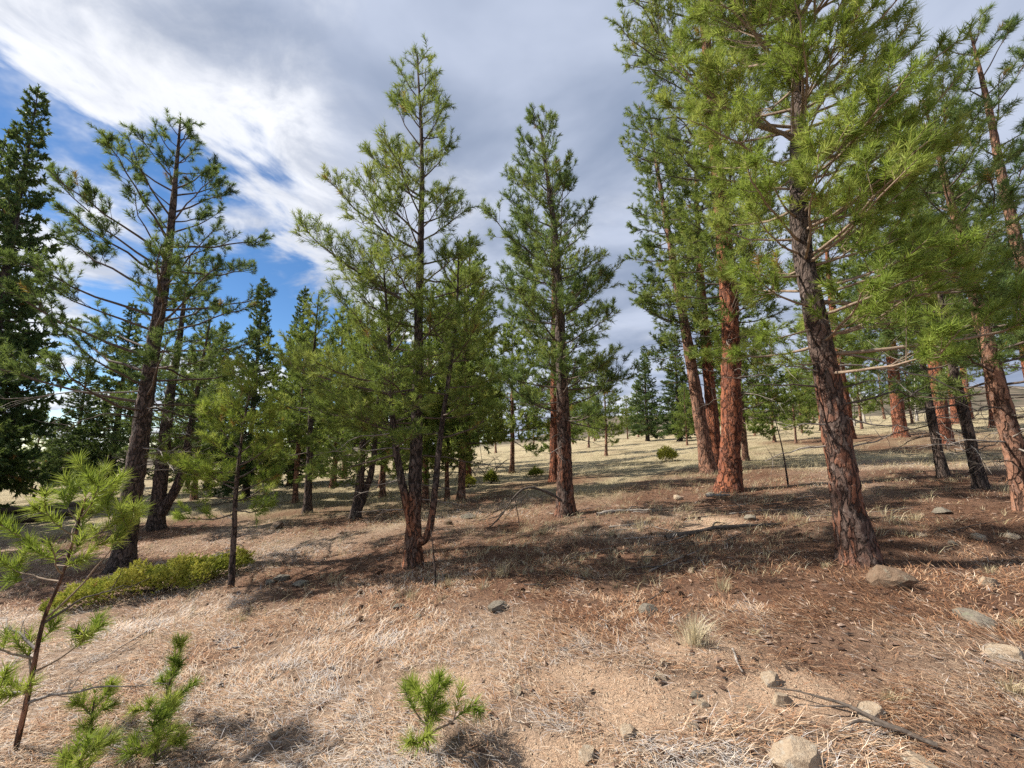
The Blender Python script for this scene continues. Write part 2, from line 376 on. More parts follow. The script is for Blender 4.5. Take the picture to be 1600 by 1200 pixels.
def conifer(name, label, base, stems, crown, bark_m, ndl, group=None, seed=1, hero=False, dead=(), extra=(), sides=20, step=0.06, rough=0.40, flare=0.6,
            twig=None, nl=0.09, nw=0.006, nn=46, sink=0.12, rz=0.0, val=(0.25, 0.8), cat='pine tree', spread=(0.5, 1.1)):
    """stems: list of (points relative to the base, [(s, radius)..]); crown: list of dicts, one for each stem that carries branches"""
    rng = np.random.default_rng(seed); twig = twig or TWIG
    root = thing(name, label, cat, (base[0], base[1], float(TZ(*base))), group, rz)
    axes = []
    for i, (pts, rad) in enumerate(stems):
        pts = [tuple(p) if len(p) == 3 else (p[0], 0.0, p[1]) for p in pts]
        if i == 0: pts = [(pts[0][0], pts[0][1], -sink)] + list(pts)
        me, P, rr = trunk_mesh(pts, rad, sides if i == 0 else max(8, sides - 6), step, BK[bark_m], rough, flare if i == 0 else 0.0, rng)
        put('trunk' if i == 0 else 'side_stem', me, root); axes.append((P, rr))
    segA, segB, sval = [], [], []; cv, cq, ct, off = [], [], [], 0
    def add(Pp, Rr_, s):
        nonlocal off
        a, b_, c = tubes(Pp, Rr_, s); cv.append(a); cq.append(b_ + off); ct.append(c + off); off += len(a)
    for c in crown:
        P, rr = axes[c.get('stem', 0)]
        zs = P[:, 2]; z0, z1 = c['z0'], c['z1']; N = c['n']
        prof = np.array(c['prof'], float)
        fr = ((np.arange(N) + rng.random(N)) / N) ** c.get('bias', 1.0)
        zb = z0 + (z1 - z0) * fr
        az = np.arange(N) * 2.39996 + rng.random() * 6 + rng.normal(size=N) * 0.35
        el = np.radians(c['e'][0] + (c['e'][1] - c['e'][0]) * fr + rng.normal(size=N) * c.get('ej', 8))
        def ext(zt):
            Lq = np.interp(zt, prof[:, 0], prof[:, 1]); Rq = np.interp(zt, prof[:, 0], prof[:, 2]); cs = np.cos(az)
            return np.where(cs < 0, Lq, Rq) * cs ** 2 + (Lq + Rq) / 2 * (1 - cs ** 2)
        ex = ext(zb); ex = ext(zb + ex * np.tan(el) * 0.8)
        ex = ex * (0.62 + 0.48 * rng.random(N) ** 0.7)
        ln = ex / np.maximum(np.cos(el), 0.35)
        if extra and c.get('stem', 0) == 0:
            q = np.array(extra, float)
            zb = np.concatenate([zb, q[:, 0]]); az = np.concatenate([az, np.radians(q[:, 1])]); ln = np.concatenate([ln, q[:, 2]]); el = np.concatenate([el, np.radians(q[:, 3])])
        N = len(zb); ln = np.maximum(ln, 0.12)
        bx = np.interp(zb, zs, P[:, 0]); by = np.interp(zb, zs, P[:, 1]); br = np.interp(zb, zs, rr)
        K = 8; s = np.linspace(0, 1, K)
        up = c.get('up', 0.25)
        d0 = np.stack([np.cos(az) * np.cos(el), np.sin(az) * np.cos(el), np.sin(el)], -1)
        side = np.stack([-np.sin(az), np.cos(az), 0 * az], -1)
        W = np.cumsum(rng.normal(size=(N, K, 2)) * c.get('wob', 0.03), 1) * s[None, :, None]
        PP = np.stack([bx, by, zb], -1)[:, None] + d0[:, None] * (ln[:, None] * s)[..., None] \
            + np.array([0, 0, 1.0]) * (ln[:, None] * up * (s ** 2 - 0.45 * s))[..., None] \
            + side[:, None] * (W[..., 0] * ln[:, None])[..., None] + np.array([0, 0, 1.0]) * (W[..., 1] * ln[:, None])[..., None]
        r0 = np.minimum(0.0085 * ln + 0.006, br * 0.55) * c.get('thick', 1.0)
        RR = r0[:, None] * (1 - 0.82 * s) + 0.0015
        if hero:
            for i in range(N):
                a, b_, tt_ = tubes(PP[i:i + 1], RR[i:i + 1], 6)
                put('branch', mesh_of('branch', a, tt_, b_, [twig], smooth=True), root)
        else: add(PP, RR, 4)
        # secondary shoots off every limb
        m_ = np.maximum(2, (ln * c.get('sec', 9)).astype(int))
        pi = np.repeat(np.arange(N), m_); M = len(pi)
        lo = c.get('bare', 0.3)
        ss = lo + (1 - lo) * rng.random(M) ** 0.85
        def along(arr, idx, t_):
            f = t_ * (arr.shape[1] - 1); i0 = np.minimum(f.astype(int), arr.shape[1] - 2); g = (f - i0)[:, None]
            return arr[idx, i0] * (1 - g) + arr[idx, i0 + 1] * g, unit(arr[idx, i0 + 1] - arr[idx, i0])
        st, tg = along(PP, pi, ss)
        sg = np.where(rng.random(M) < 0.5, -1.0, 1.0)
        hz = unit(np.cross(tg, np.array([0, 0, 1.0])) + 1e-5); ang = np.radians(rng.uniform(28, 68, M))
        vert = np.cross(hz, tg)
        roll = rng.normal(size=M) * c.get('roll', 0.55)
        lat = hz * (sg * np.cos(roll))[:, None] + vert * np.sin(roll)[:, None]
        sdv = unit(tg * np.cos(ang)[:, None] + lat * np.sin(ang)[:, None])
        sl = (c.get('sl', 0.42) * ln[pi] * (1.05 - ss) + c.get('smin', 0.12)) * rng.uniform(0.55, 1.15, M)
        k4 = np.linspace(0, 1, 4); bend = c.get('bend', 0.35)
        SP = st[:, None] + sdv[:, None] * (sl[:, None] * k4)[..., None] + np.array([0, 0, 1.0]) * (sl[:, None] * bend * k4 ** 2)[..., None]
        SR = (0.0028 + 0.006 * sl)[:, None] * (1 - 0.7 * k4)
        add(SP, SR, 3)
        # third order
        m3 = np.maximum(0, (sl * c.get('ter', 9)).astype(int)); ti = np.repeat(np.arange(M), m3); T3 = len(ti)
        t3 = 0.25 + 0.75 * rng.random(T3)
        s3, g3 = along(SP, ti, t3)
        p3, q3 = frames(g3); a3 = rng.random(T3) * 2 * np.pi; an3 = np.radians(rng.uniform(30, 60, T3))
        d3 = unit(g3 * np.cos(an3)[:, None] + (p3 * np.cos(a3)[:, None] + q3 * np.sin(a3)[:, None]) * np.sin(an3)[:, None] + np.array([0, 0, 0.25]))
        l3 = (0.5 * sl[ti] * (1.1 - t3) + 0.08) * rng.uniform(0.6, 1.1, T3)
        k3 = np.linspace(0, 1, 3)
        TP = s3[:, None] + d3[:, None] * (l3[:, None] * k3)[..., None] + np.array([0, 0, 1.0]) * (l3[:, None] * 0.2 * k3 ** 2)[..., None]
        if T3: add(TP, np.full((T3, 3), 0.0026) * np.array([1, 0.9, 0.6]), 3)
        # leafy tips
        tip = c.get('tip', 0.2)
        pv = rng.uniform(val[0], val[1], N)
        for arr, ll, own in ((PP, ln, np.arange(N)), (SP, sl, pi), (TP, l3, pi[ti] if T3 else ti)):
            if not len(arr): continue
            e1 = arr[:, -1]; f = np.clip(tip / np.maximum(ll, 1e-3), 0.0, 0.95); a0, _ = along(arr, np.arange(len(arr)), 1 - f)
            a0 = np.where((f >= 0.95)[:, None], e1 - unit(e1 - a0) * np.minimum(tip, ll)[:, None], a0)
            segA.append(a0); segB.append(e1); sval.append(np.clip(pv[own] + rng.normal(size=len(arr)) * 0.2, 0.02, 0.93))
            if c.get('full'):                                   # foliage further back along longer twigs
                k = ll > tip * 1.8
                if k.any():
                    b1, _ = along(arr, np.arange(len(arr)), 1 - np.clip(2 * tip / np.maximum(ll, 1e-3), 0, 0.95))
                    segA.append(b1[k]); segB.append(a0[k]); sval.append(np.clip(pv[own][k] - 0.1 + rng.normal(size=k.sum()) * 0.13, 0.02, 0.93))
        # leader tuft
        segA.append(P[-1:] - np.array([[0, 0, 0.25]])); segB.append(P[-1:] + np.array([[0, 0, 0.06]])); sval.append(np.array([0.5]))
    A = np.concatenate(segA); B = np.concatenate(segB); va = np.concatenate(sval)
    nv, ntr, nval = needles(rng, A, B, nn, nl, nw, spread, val=va)
    if cv: tv = np.concatenate(cv); tq = np.concatenate(cq); tt_ = np.concatenate(ct)
    else: tv = np.zeros((0, 3)); tq = np.zeros((0, 4), int); tt_ = np.zeros((0, 3), int)
    me = mesh_of('crown', np.vstack([tv, nv]), np.vstack([tt_, ntr + len(tv)]), tq, [twig, ND[ndl]],
                 mi_t=np.concatenate([np.zeros(len(tt_), int), np.ones(len(ntr), int)]), mi_q=0, attr={'v': np.concatenate([np.zeros(len(tv)), nval])})
    put('crown', me, root)
    P, rr = axes[0]
    for zb, az, ln, el in dead:
        put('dead_branch', dead_limb(rng, (np.interp(zb, P[:, 2], P[:, 0]), np.interp(zb, P[:, 2], P[:, 1]), zb), az, ln, el, DEAD if rng.random() < 0.6 else DEADD), root)
    return root

def dead_limb(rng, p0, az, ln, el, m, r=None, n_tw=7, droop=-0.15):
    K = 9; s = np.linspace(0, 1, K); a, e = np.radians(az), np.radians(el)
    d_ = np.array([np.cos(a) * np.cos(e), np.sin(a) * np.cos(e), np.sin(e)])
    W = np.cumsum(rng.normal(size=(K, 3)) * 0.035, 0) * s[:, None]
    P = np.array(p0) + d_ * (ln * s)[:, None] + np.array([0, 0, droop * ln]) * (s ** 2)[:, None] + W * ln
    r = r or (0.005 + 0.007 * ln)
    v1, q1, t1 = tubes(P[None], (r * (1 - 0.85 * s) + 0.001)[None], 5)
    ii = rng.integers(2, K, n_tw); tl = ln * rng.uniform(0.12, 0.4, n_tw)
    td = unit(d_ + rng.normal(size=(n_tw, 3)) * 0.75)
    k = np.linspace(0, 1, 5)
    TP = P[ii][:, None] + td[:, None] * (tl[:, None] * k)[..., None] + np.cumsum(rng.normal(size=(n_tw, 5, 3)) * 0.05, 1) * (tl[:, None] * k)[..., None]
    v2, q2, t2 = tubes(TP, (0.0022 + 0.006 * tl)[:, None] * (1 - 0.75 * k), 4)
    return mesh_of('dead_branch', np.vstack([v1, v2]), np.vstack([t1, t2 + len(v1)]), np.vstack([q1, q2 + len(v1)]), [m], smooth=True)
def ring_dead(rng, z0, z1, n_, l0, l1, e=(-15, 15)):
    return [(rng.uniform(z0, z1), rng.uniform(0, 360), rng.uniform(l0, l1), rng.uniform(*e)) for _ in range(n_)]
rg = random.Random(5)
def open_side(seed, n_, z0, z1, l0, l1, e=(0, 40), a=(-150, -30)):
    q = random.Random(seed)
    return [(q.uniform(z0, z1), q.uniform(*a), q.uniform(l0, l1), q.uniform(*e)) for _ in range(n_)]

# ---- pines standing round the clearing
conifer('pine_tree', 'tall dark trunked pine with open see-through crown, behind the juniper mat', (-6.71, 7.52),
        [([(0, 0), (0.04, 2.1), (0.08, 3.95), (0.14, 5.7), (0.10, 7.6), (0.06, 8.65)], [(0, .165), (.25, .135), (.6, .08), (1, .012)])],
        [dict(z0=2.7, z1=8.5, n=60, prof=[(2.2, 2.2, 1.6), (4.5, 2.5, 1.75), (6.3, 2.2, 1.4), (7.4, 1.2, 1.0), (8.3, .5, .5), (8.8, .2, .2)], e=(8, 46), up=0.15, sec=8, ter=9, bare=0.45, sl=0.34, tip=0.15, thick=1.1)],
        'dark', 'deep', seed=11, hero=True, dead=ring_dead(rg, 1.6, 3.2, 12, 0.7, 1.7), nn=46, nl=0.095, nw=0.009, val=(0.05, 0.55), sides=24)
conifer('pine_tree', 'three stemmed pine forking low from one reddish butt', (-1.37, 6.05),
        [([(0, 0), (-.01, 1.55), (-.03, 3.5), (-.06, 6.1), (-.20, 8.05)], [(0, .115), (.12, .095), (.4, .066), (.8, .03), (1, .01)]),
         ([(-.03, -.04, .55), (-.20, -.12, 1.3), (-.30, -.22, 2.0), (-.36, -.25, 2.9), (-.52, -.25, 4.3)], [(0, .062), (.3, .045), (1, .01)]),
         ([(.06, -.06, .30), (.20, -.12, .42), (.28, -.15, .75), (.36, -.12, 1.8), (.53, -.05, 3.4), (.55, 0, 4.6)], [(0, .055), (.15, .045), (1, .01)])],
        [dict(z0=1.9, z1=7.9, n=54, prof=[(1.4, 1.2, .9), (2.5, 1.6, 1.1), (3.6, 1.6, .95), (5.0, 1.3, .8), (6.0, .95, .6), (7.2, .6, .4), (8.0, .2, .2)], e=(2, 48), up=0.25, sec=15, ter=11, bare=0.25, tip=0.15),
         dict(stem=1, z0=1.3, z1=4.2, n=24, prof=[(1.2, 1.1, .6), (2.5, 1.4, .7), (4.5, .5, .4)], e=(0, 40), sec=13, ter=10, bare=0.25, tip=0.15, full=1),
         dict(stem=2, z0=1.7, z1=4.5, n=20, prof=[(1.2, .6, .9), (2.5, .6, 1.0), (4.7, .3, .4)], e=(0, 40), sec=13, ter=10, bare=0.25, tip=0.15, full=1)],
        'dark_red', 'green', seed=22, hero=True, nl=0.088, nw=0.0078, nn=28, sides=26, step=0.045,
        extra=[(3.7, 183, 2.25, 32), (4.6, 176, 1.7, 33), (5.5, 186, 1.25, 40), (2.3, 195, 2.0, 12), (1.9, 165, 1.8, 8)],
        dead=[(0.9, 20, .8, -5), (1.2, 160, .9, -10), (0.75, 175, .7, 5), (1.5, 10, 1.2, 5), (1.6, 200, 1.0, 0), (1.1, 340, .9, -5), (1.9, 185, 1.2, -2)])
conifer('pine_tree', 'dense bushy pine with a straight trunk beside the arching dead limb', (1.04, 8.23),
        [([(0, 0), (-.04, 2.5), (-.10, 5.2), (-.32, 7.4), (-.46, 8.5)], [(0, .165), (.15, .135), (.5, .085), (.85, .035), (1, .012)])],
        [dict(z0=1.75, z1=8.3, n=66, prof=[(1.4, 1.35, .8), (2.8, 1.5, 1.25), (4.2, 1.5, 1.15), (5.4, 1.55, .95), (6.8, 1.2, .65), (7.9, .6, .45), (8.7, .25, .2)], e=(0, 52), up=0.3, sec=13, ter=10, bare=0.25, tip=0.17)],
        'mixed', 'deep', seed=33, hero=True, nl=0.10, nw=0.0105, nn=28, val=(0.2, 0.85), dead=ring_dead(rg, 1.3, 2.0, 6, 0.6, 1.4), sides=24,
        extra=[(4.9, 180, 2.0, 38), (3.9, 8, 1.6, 35), (2.4, 5, 1.7, 10)])
conifer('pine_tree', 'tall leaning pine with pinkish trunk and narrow broken crown', (5.85, 12.60),
        [([(0, 0), (-.27, 2.7), (-.53, 5.1), (-.87, 8.1), (-1.25, 11.6)], [(0, .22), (.1, .185), (.5, .12), (.85, .05), (1, .012)])],
        [dict(z0=3.6, z1=11.3, n=66, prof=[(2.8, 1.5, .7), (4.2, 1.6, .9), (6, 1.5, 1.2), (8, 1.35, 1.25), (10, .9, .8), (11.8, .3, .3)], e=(-12, 38), up=0.25, sec=13, ter=9, bare=0.2, tip=0.18)],
        'pink', 'deep', seed=44, hero=True, nl=0.10, nw=0.0155, nn=22, val=(0.3, 0.9), dead=ring_dead(rg, 2.6, 4.4, 10, 0.8, 1.9, (-25, 5)), sides=22)
conifer('pine_tree', 'massive old pine with a thick deep red trunk, tallest of the stand', (4.73, 9.27),
        [([(0, 0), (.20, 2.3), (.30, 4.5), (.25, 8.0), (.2, 12.0), (.1, 15.5)], [(0, .235), (.08, .20), (.5, .15), (.85, .08), (1, .015)])],
        [dict(z0=3.2, z1=15.2, n=120, prof=[(2.2, .9, 1.0), (3.5, 1.3, 1.4), (6, 1.8, 1.7), (8.5, 2.1, 1.9), (11, 2.6, 2.2), (13.5, 1.6, 1.6), (15.7, .4, .4)], e=(-8, 45), up=0.25, sec=10, ter=7, bare=0.25, tip=0.2)],
        'red', 'green', seed=55, extra=open_side(4, 16, 3.6, 9.5, 1.0, 1.9), hero=True, nl=0.105, nw=0.0135, nn=24, dead=ring_dead(rg, 1.9, 3.4, 10, 0.7, 1.6), sides=30, flare=0.5, val=(0.3, 0.85))
conifer('pine_tree', 'big lush yellow-green pine with flaking bark above the tan boulder', (3.45, 4.32),
        [([(0, 0), (-.07, .75), (-.13, 1.8), (-.2, 2.6), (-.26, 3.7), (-.1, 5.5), (0, 7.6), (0.05, 9.0)], [(0, .145), (.1, .122), (.3, .10), (.6, .06), (1, .012)])],
        [dict(z0=1.85, z1=8.8, n=92, prof=[(1.4, .6, 1.6), (2.2, .8, 2.0), (3.0, .95, 1.9), (4.0, 1.0, 1.5), (5.3, 1.35, 1.25), (6.6, 1.7, 1.5), (8, 1.2, 1.2), (9.2, .3, .3)], e=(0, 45), up=0.3, sec=9.5, ter=7.5, bare=0.3, tip=0.15)],
        'mixed', 'yellow', seed=66, extra=open_side(1, 24, 3.0, 6.8, .7, 1.35) + open_side(2, 8, 2.2, 4.5, .9, 1.5, (5, 35), (-35, 20)) + open_side(3, 8, 3.8, 7, .9, 1.5, (5, 40), (160, 215)), hero=True, nl=0.105, nw=0.0072, nn=52, twig=TWIGP, spread=(.5, 1.2), sides=40, step=0.03, rough=0.42, val=(0.25, 0.9),
        dead=[(1.75, 178, .95, 6), (1.9, 190, .8, 14), (1.15, 170, .75, 4), (1.7, 8, 1.0, 22), (1.55, -5, 1.2, 18), (1.45, 15, .9, -4), (1.95, 20, 1.3, 12), (1.1, 5, .7, 10), (1.35, 196, .6, 8), (2.1, -12, 1.4, 5)])
conifer('pine_tree', 'slender orange barked pine leaning inward beside the dark dead poles', (6.65, 5.5),
        [([(0, 0), (-.14, 1.25), (-.24, 2.4), (-.4, 4.2), (-.58, 5.9)], [(0, .115), (.2, .095), (.7, .045), (1, .01)])],
        [dict(z0=1.5, z1=5.7, n=46, prof=[(1.2, 1.6, 1.2), (2.4, 1.5, 1.2), (3.6, 1.1, 1.0), (5, .6, .7), (6, .3, .3)], e=(0, 50), up=0.3, sec=12, ter=9, bare=0.25, tip=0.17, full=1)],
        'pink', 'deep', seed=77, hero=True, nl=0.105, nw=0.0085, nn=32, dead=ring_dead(rg, .6, 1.5, 14, 0.5, 1.3), sides=26, step=0.05, val=(0.25, 0.85))
conifer('pine_tree', 'spindly tall pine with exposed tan upper trunk and brushy tufts', (8.72, 6.91),
        [([(0, 0), (.15, 1.8), (.2, 3.6), (.11, 5.4), (.10, 6.8), (0.0, 8.5)], [(0, .13), (.3, .095), (.8, .045), (1, .012)])],
        [dict(z0=2.2, z1=8.3, n=44, prof=[(1.8, 1.3, 1.2), (3.5, 1.2, 1.1), (5.5, .9, .8), (7.2, .75, .7), (8.8, .35, .3)], e=(0, 50), up=0.3, sec=10, ter=8, bare=0.35, tip=0.2)],
        'pink', 'deep', seed=88, hero=True, nl=0.12, nw=0.0095, nn=38, dead=ring_dead(rg, .8, 2.2, 10, 0.6, 1.4), sides=22, val=(0.15, 0.7))
conifer('pine_tree', 'young slim pine growing out of the juniper mat end', (-3.88, 6.08),
        [([(0, 0), (-.02, .6), (-.05, 1.3), (-.03, 2.2), (0.06, 3.05)], [(0, .042), (.5, .026), (1, .006)])],
        [dict(z0=0.95, z1=2.95, n=28, prof=[(.9, .75, .6), (1.6, .75, .7), (2.4, .5, .45), (3.2, .15, .15)], e=(5, 45), up=0.3, sec=16, ter=12, bare=0.25, tip=0.14, full=1)],
        'dark', 'bright', seed=99, hero=True, nl=0.085, nw=0.0065, nn=34, sides=12, dead=ring_dead(rg, .3, .9, 6, 0.3, 0.6), flare=.15)
conifer('pine_tree', 'double trunked dark pine standing behind the tall open crowned pine', (-9.34, 11.32),
        [([(0, 0), (-.03, 3.1), (.05, 4.9), (.1, 7.6)], [(0, .18), (.4, .12), (1, .012)]), ([(.12, 0, .4), (.45, .1, 1.4), (.6, .1, 3.2), (.8, .1, 5.8)], [(0, .12), (.3, .09), (1, .012)])],
        [dict(z0=1.9, z1=7.4, n=50, prof=[(1.5, 1.7, 1.5), (3.5, 1.7, 1.5), (5.5, 1.1, 1.0), (7.8, .25, .25)], e=(-5, 45), sec=10, ter=7, tip=0.2, full=1, bare=.2),
         dict(stem=1, z0=2.2, z1=5.6, n=22, prof=[(2, .8, 1.2), (4, .7, 1.0), (6, .3, .3)], e=(-5, 45), sec=7, ter=5, tip=0.2)],
        'dark', 'deep', seed=101, nl=0.10, nw=0.016, nn=20, dead=ring_dead(rg, .9, 2.2, 12, 0.6, 1.5), val=(.1, .6))
conifer('pine_tree', 'thin straight pine with slim black trunk on the shaded slope', (-5.94, 12.48),
        [([(0, 0), (-.05, 1.8), (-.13, 3.8), (-.1, 6.6)], [(0, .11), (.5, .06), (1, .01)])],
        [dict(z0=1.3, z1=6.4, n=52, prof=[(1.1, 1.2, 1.0), (2.6, 1.35, 1.25), (4.5, .9, .85), (6.8, .2, .2)], e=(-5, 45), sec=13, ter=8, tip=0.2, full=1, bare=.2)],
        'dark', 'green', seed=102, nl=0.10, nw=0.016, nn=20)
conifer('pine_tree', 'short pine with two crooked trunks joined at the foot', (-3.94, 10.81),
        [([(0, 0), (.08, .9), (.1, 2.5), (.05, 5.2)], [(0, .12), (.5, .06), (1, .01)]), ([(.05, 0, .15), (.22, .05, .7), (.38, .05, 1.5), (.45, .05, 4.2)], [(0, .10), (.4, .06), (1, .01)])],
        [dict(z0=1.1, z1=5.0, n=44, prof=[(1.0, 1.5, .7), (2.2, 1.5, .8), (3.8, .8, .6), (5.4, .2, .2)], e=(-5, 45), sec=13, ter=8, tip=0.2, full=1, bare=.2),
         dict(stem=1, z0=1.3, z1=4.0, n=22, prof=[(1.0, .5, 1.3), (2.2, .6, 1.2), (4.4, .2, .2)], e=(-5, 45), sec=8, ter=6, tip=0.2)],
        'dark', 'green', seed=103, nl=0.095, nw=0.015, nn=20, dead=ring_dead(rg, .3, 1.0, 8, 0.5, 1.0))

# ---- prototypes that the farther trees are copies of
def copy_tree(src, x, y, s, rz, label, group, sxy=None):
    o = src.copy(); sc.collection.objects.link(o); o.location = (x, y, float(TZ(x, y))); o.rotation_euler.z = rz
    o.scale = (s * (sxy or 1), s * (sxy or 1), s); o['label'] = label; o['group'] = group
    for ch in src.children:
        c = ch.copy(); sc.collection.objects.link(c); c.parent = o
    return o
def old_pine(lbl, base, seed, bm, grp): return conifer('pine_tree', lbl, base, [([(0, 0), (-.08, 4), (-.15, 8), (0, 13)], [(0, .26), (.1, .215), (.6, .13), (1, .015)])],
        [dict(z0=3.6, z1=12.8, n=90, prof=[(2.6, 1.7, 1.7), (6, 2.2, 2.2), (9, 2.0, 2.0), (12, 1.1, 1.1), (13.2, .4, .4)], e=(-10, 45), sec=8, ter=5, bare=0.22, tip=0.26, full=1)],
        bm, 'green', group=grp, seed=seed, nl=0.13, nw=0.028, nn=16, sides=20, step=0.12, flare=.4)
G_OLD, G_YNG, G_FIR = 'old red barked pines on the slope', 'young pines scattered behind the clearing', 'dark firs at the edge of the wood'
p_old = old_pine('red barked pine standing across the bare patch, lit trunk and low bough', (16.9, 20.99), 201, 'red', G_OLD)
p_yng = conifer('pine_tree', 'young pine', (6.24, 27.98), [([(0, 0), (.05, 2), (0, 6.2)], [(0, .10), (.5, .06), (1, .01)])],
        [dict(z0=1.2, z1=6.0, n=64, prof=[(.8, 1.45, 1.45), (2.6, 1.5, 1.5), (4.5, .95, .95), (6.4, .2, .2)], e=(-8, 42), sec=11, ter=6, tip=0.22, full=1, bare=.15)],
        'pink', 'green', group=G_YNG, seed=202, nl=0.12, nw=0.027, nn=16, sides=12, step=0.2)
p_yng['label'] = 'small pine standing by itself out in the sunny meadow'
p_fir = conifer('fir_tree', 'dense conical fir standing free at the far meadow edge', (15.2, 47), [([(0, 0), (0, 4), (0, 11)], [(0, .22), (.5, .12), (1, .01)])],
        [dict(z0=0.9, z1=10.8, n=220, prof=[(.6, 2.2, 2.2), (3, 2.1, 2.1), (6, 1.35, 1.35), (9, .6, .6), (11.2, .12, .12)], e=(-18, 30), up=0.2, sec=9, ter=4, bare=0.15, tip=0.34, full=1, bend=0.1, roll=0.3)],
        'dark', 'fir', group=G_FIR, seed=203, nl=0.12, nw=0.06, nn=13, sides=12, step=0.2, cat='fir tree')
LB_OLD = 'old red barked pine farther up the grassy slope'
for i, (x, y, s, rz, lab) in enumerate([
        (17.79, 19.17, 1.08, 1.2, 'thick red barked pine beyond the dark poles, its trunk swelling at the foot'),
        (15.58, 15.16, 1.0, 2.4, 'broad brown trunked pine just behind the thinner dark pole'),
        (1.48, 14.75, 0.78, 4.0, 'red barked pine half hidden behind the straight trunk with the arching limb'),
        (6.25, 12.95, 0.86, 5.1, 'tan trunked pine squeezed between the leaning pine and the massive red pine'),
        (-1.80, 17.0, 0.80, 0.5, 'red trunked pine behind the three stemmed pine and the dead brush'),
        (23.2, 20.0, 0.92, 3.3, LB_OLD), (27.7, 26.0, 1.0, 1.9, LB_OLD), (28.9, 23.0, 0.8, 0.2, LB_OLD), (34, 31, 0.9, 2.2, LB_OLD), (24.5, 33, 0.8, 4.4, LB_OLD)]):
    copy_tree(p_old, x, y, s, rz, lab, G_OLD)
LB_YNG = 'young green pine standing back in the grass'; LB_FAR = 'distant pine in the row closing off the meadow'
for i, (x, y, h, rz, lab) in enumerate([
        (-1.43, 12.0, 7.0, 1.0, 'tallest thin brown pole pine behind the curved side stem'), (-2.51, 12.4, 6.6, 2.0, 'slim pole pine seen between the stems of the three stemmed pine'),
        (-1.86, 12.3, 4.6, 3.0, 'stunted thin pine beside two taller pole pines'), (8.63, 15.6, 7.2, 4.0, 'slender pale trunked pine alone behind the massive red pine'),
        (0.0, 20, 7.6, 5.0, 'young pine filling the gap between the three stemmed pine and the straight pine'), (-5.5, 18, 8.2, 0.4, 'taller young pine behind the short pine with crooked trunks'), (-9.5, 24, 9.5, 1.4, LB_YNG), (15.0, 24, 4.9, 2.5, 'low branched young pine framed between the massive red pine and the lush pine'), (20.8, 30, 4.8, 3.6, LB_YNG), (14.6, 21.6, 3.6, 4.7, 'smallest young pine beside the low branched one at the meadow rim'),
        (19.7, 34, 5.2, 5.7, LB_YNG), (25.1, 30, 5.6, .8, LB_YNG), (30.7, 32, 5.4, 1.8, LB_YNG), (-33.8, 30, 5.4, 2.8, LB_YNG), (-36.5, 34, 5.2, 3.9, LB_YNG), (-19.8, 26, 7.5, 4.9, 'young pine glimpsed through the dark firs'),
        (7.3, 40, 6.0, 5.9, 'far pine on the meadow directly behind the small meadow pine'), (4.1, 34, 5.2, .3, 'far pine on the meadow seen past the straight pine trunk'), (-7.6, 15.0, 6.2, 2.3, 'young pine behind the double trunked dark pine'), (-11.8, 7.7, 6.0, 1.1, 'young pine shading the slope beyond the juniper mat'), (-8.2, 19.5, 8.4, .6, LB_YNG), (-4.6, 15.2, 6.4, 2.7, LB_YNG), (-2.3, 22.5, 8.4, 3.8, LB_YNG), (2.9, 24, 6.5, 2.9, LB_YNG), (-13.0, 17.5, 7.2, 3.3, 'young pine beside the narrow pointed fir'), (-3.0, 26, 7.0, 4.3, LB_YNG), (12.5, 30, 4.4, 1.3, 'stubby young pine in the meadow behind the leaning pine'), (36, 36, 6.2, 2.1, LB_YNG), (31, 42, 6, 3.1, LB_YNG), (22, 43, 5.5, .1, LB_YNG)] + [(x_, y_, h_, x_ * 1.7, LB_FAR) for x_, y_, h_ in ((3, 58, 7), (9, 62, 8), (13, 66, 7.5), (19, 63, 8.5), (25, 60, 7), (31, 57, 8), (27, 52, 6.5), (37, 52, 7), (42, 47, 7.5), (46, 43, 7), (-2, 52, 8), (50, 48, 8), (34, 47, 6), (22, 55, 6.5), (16, 58, 6))]):
    copy_tree(p_yng, x, y, h / 6.2, rz, lab, G_YNG)
LB_FIR = 'dark dense fir at the edge of the wood'
for i, (x, y, h, rz, lab, sxy) in enumerate([
        (-21.7, 17.0, 19.0, 1.0, 'towering dark fir beside the stacked logs', .70), (-23.6, 17.6, 17.0, 2.2, 'second tall fir crowding the towering one', .75), (-17.6, 12.4, 10.5, .7, LB_FIR, 1.0), (-14.0, 9.0, 8.5, 2.9, LB_FIR, 1.0), (-18.9, 20, 9.6, 2.0, LB_FIR, .9), (-10.6, 17, 9.2, 4.0, 'narrow pointed fir rising above the young pines', 0.75),
        (-10.9, 21, 10.2, 5.0, LB_FIR, .9), (-15.7, 22, 9.0, 6.0, LB_FIR, 1.0), (15.2, 38, 9.4, .5, 'broad dark fir behind the leaning pine', 1.2), (-29, 28, 9, 2.6, LB_FIR, 1.1), (-6.5, 30, 9.5, .9, LB_FIR, 1.0)]):
    copy_tree(p_fir, x, y, h / 11, rz, lab, G_FIR, sxy)
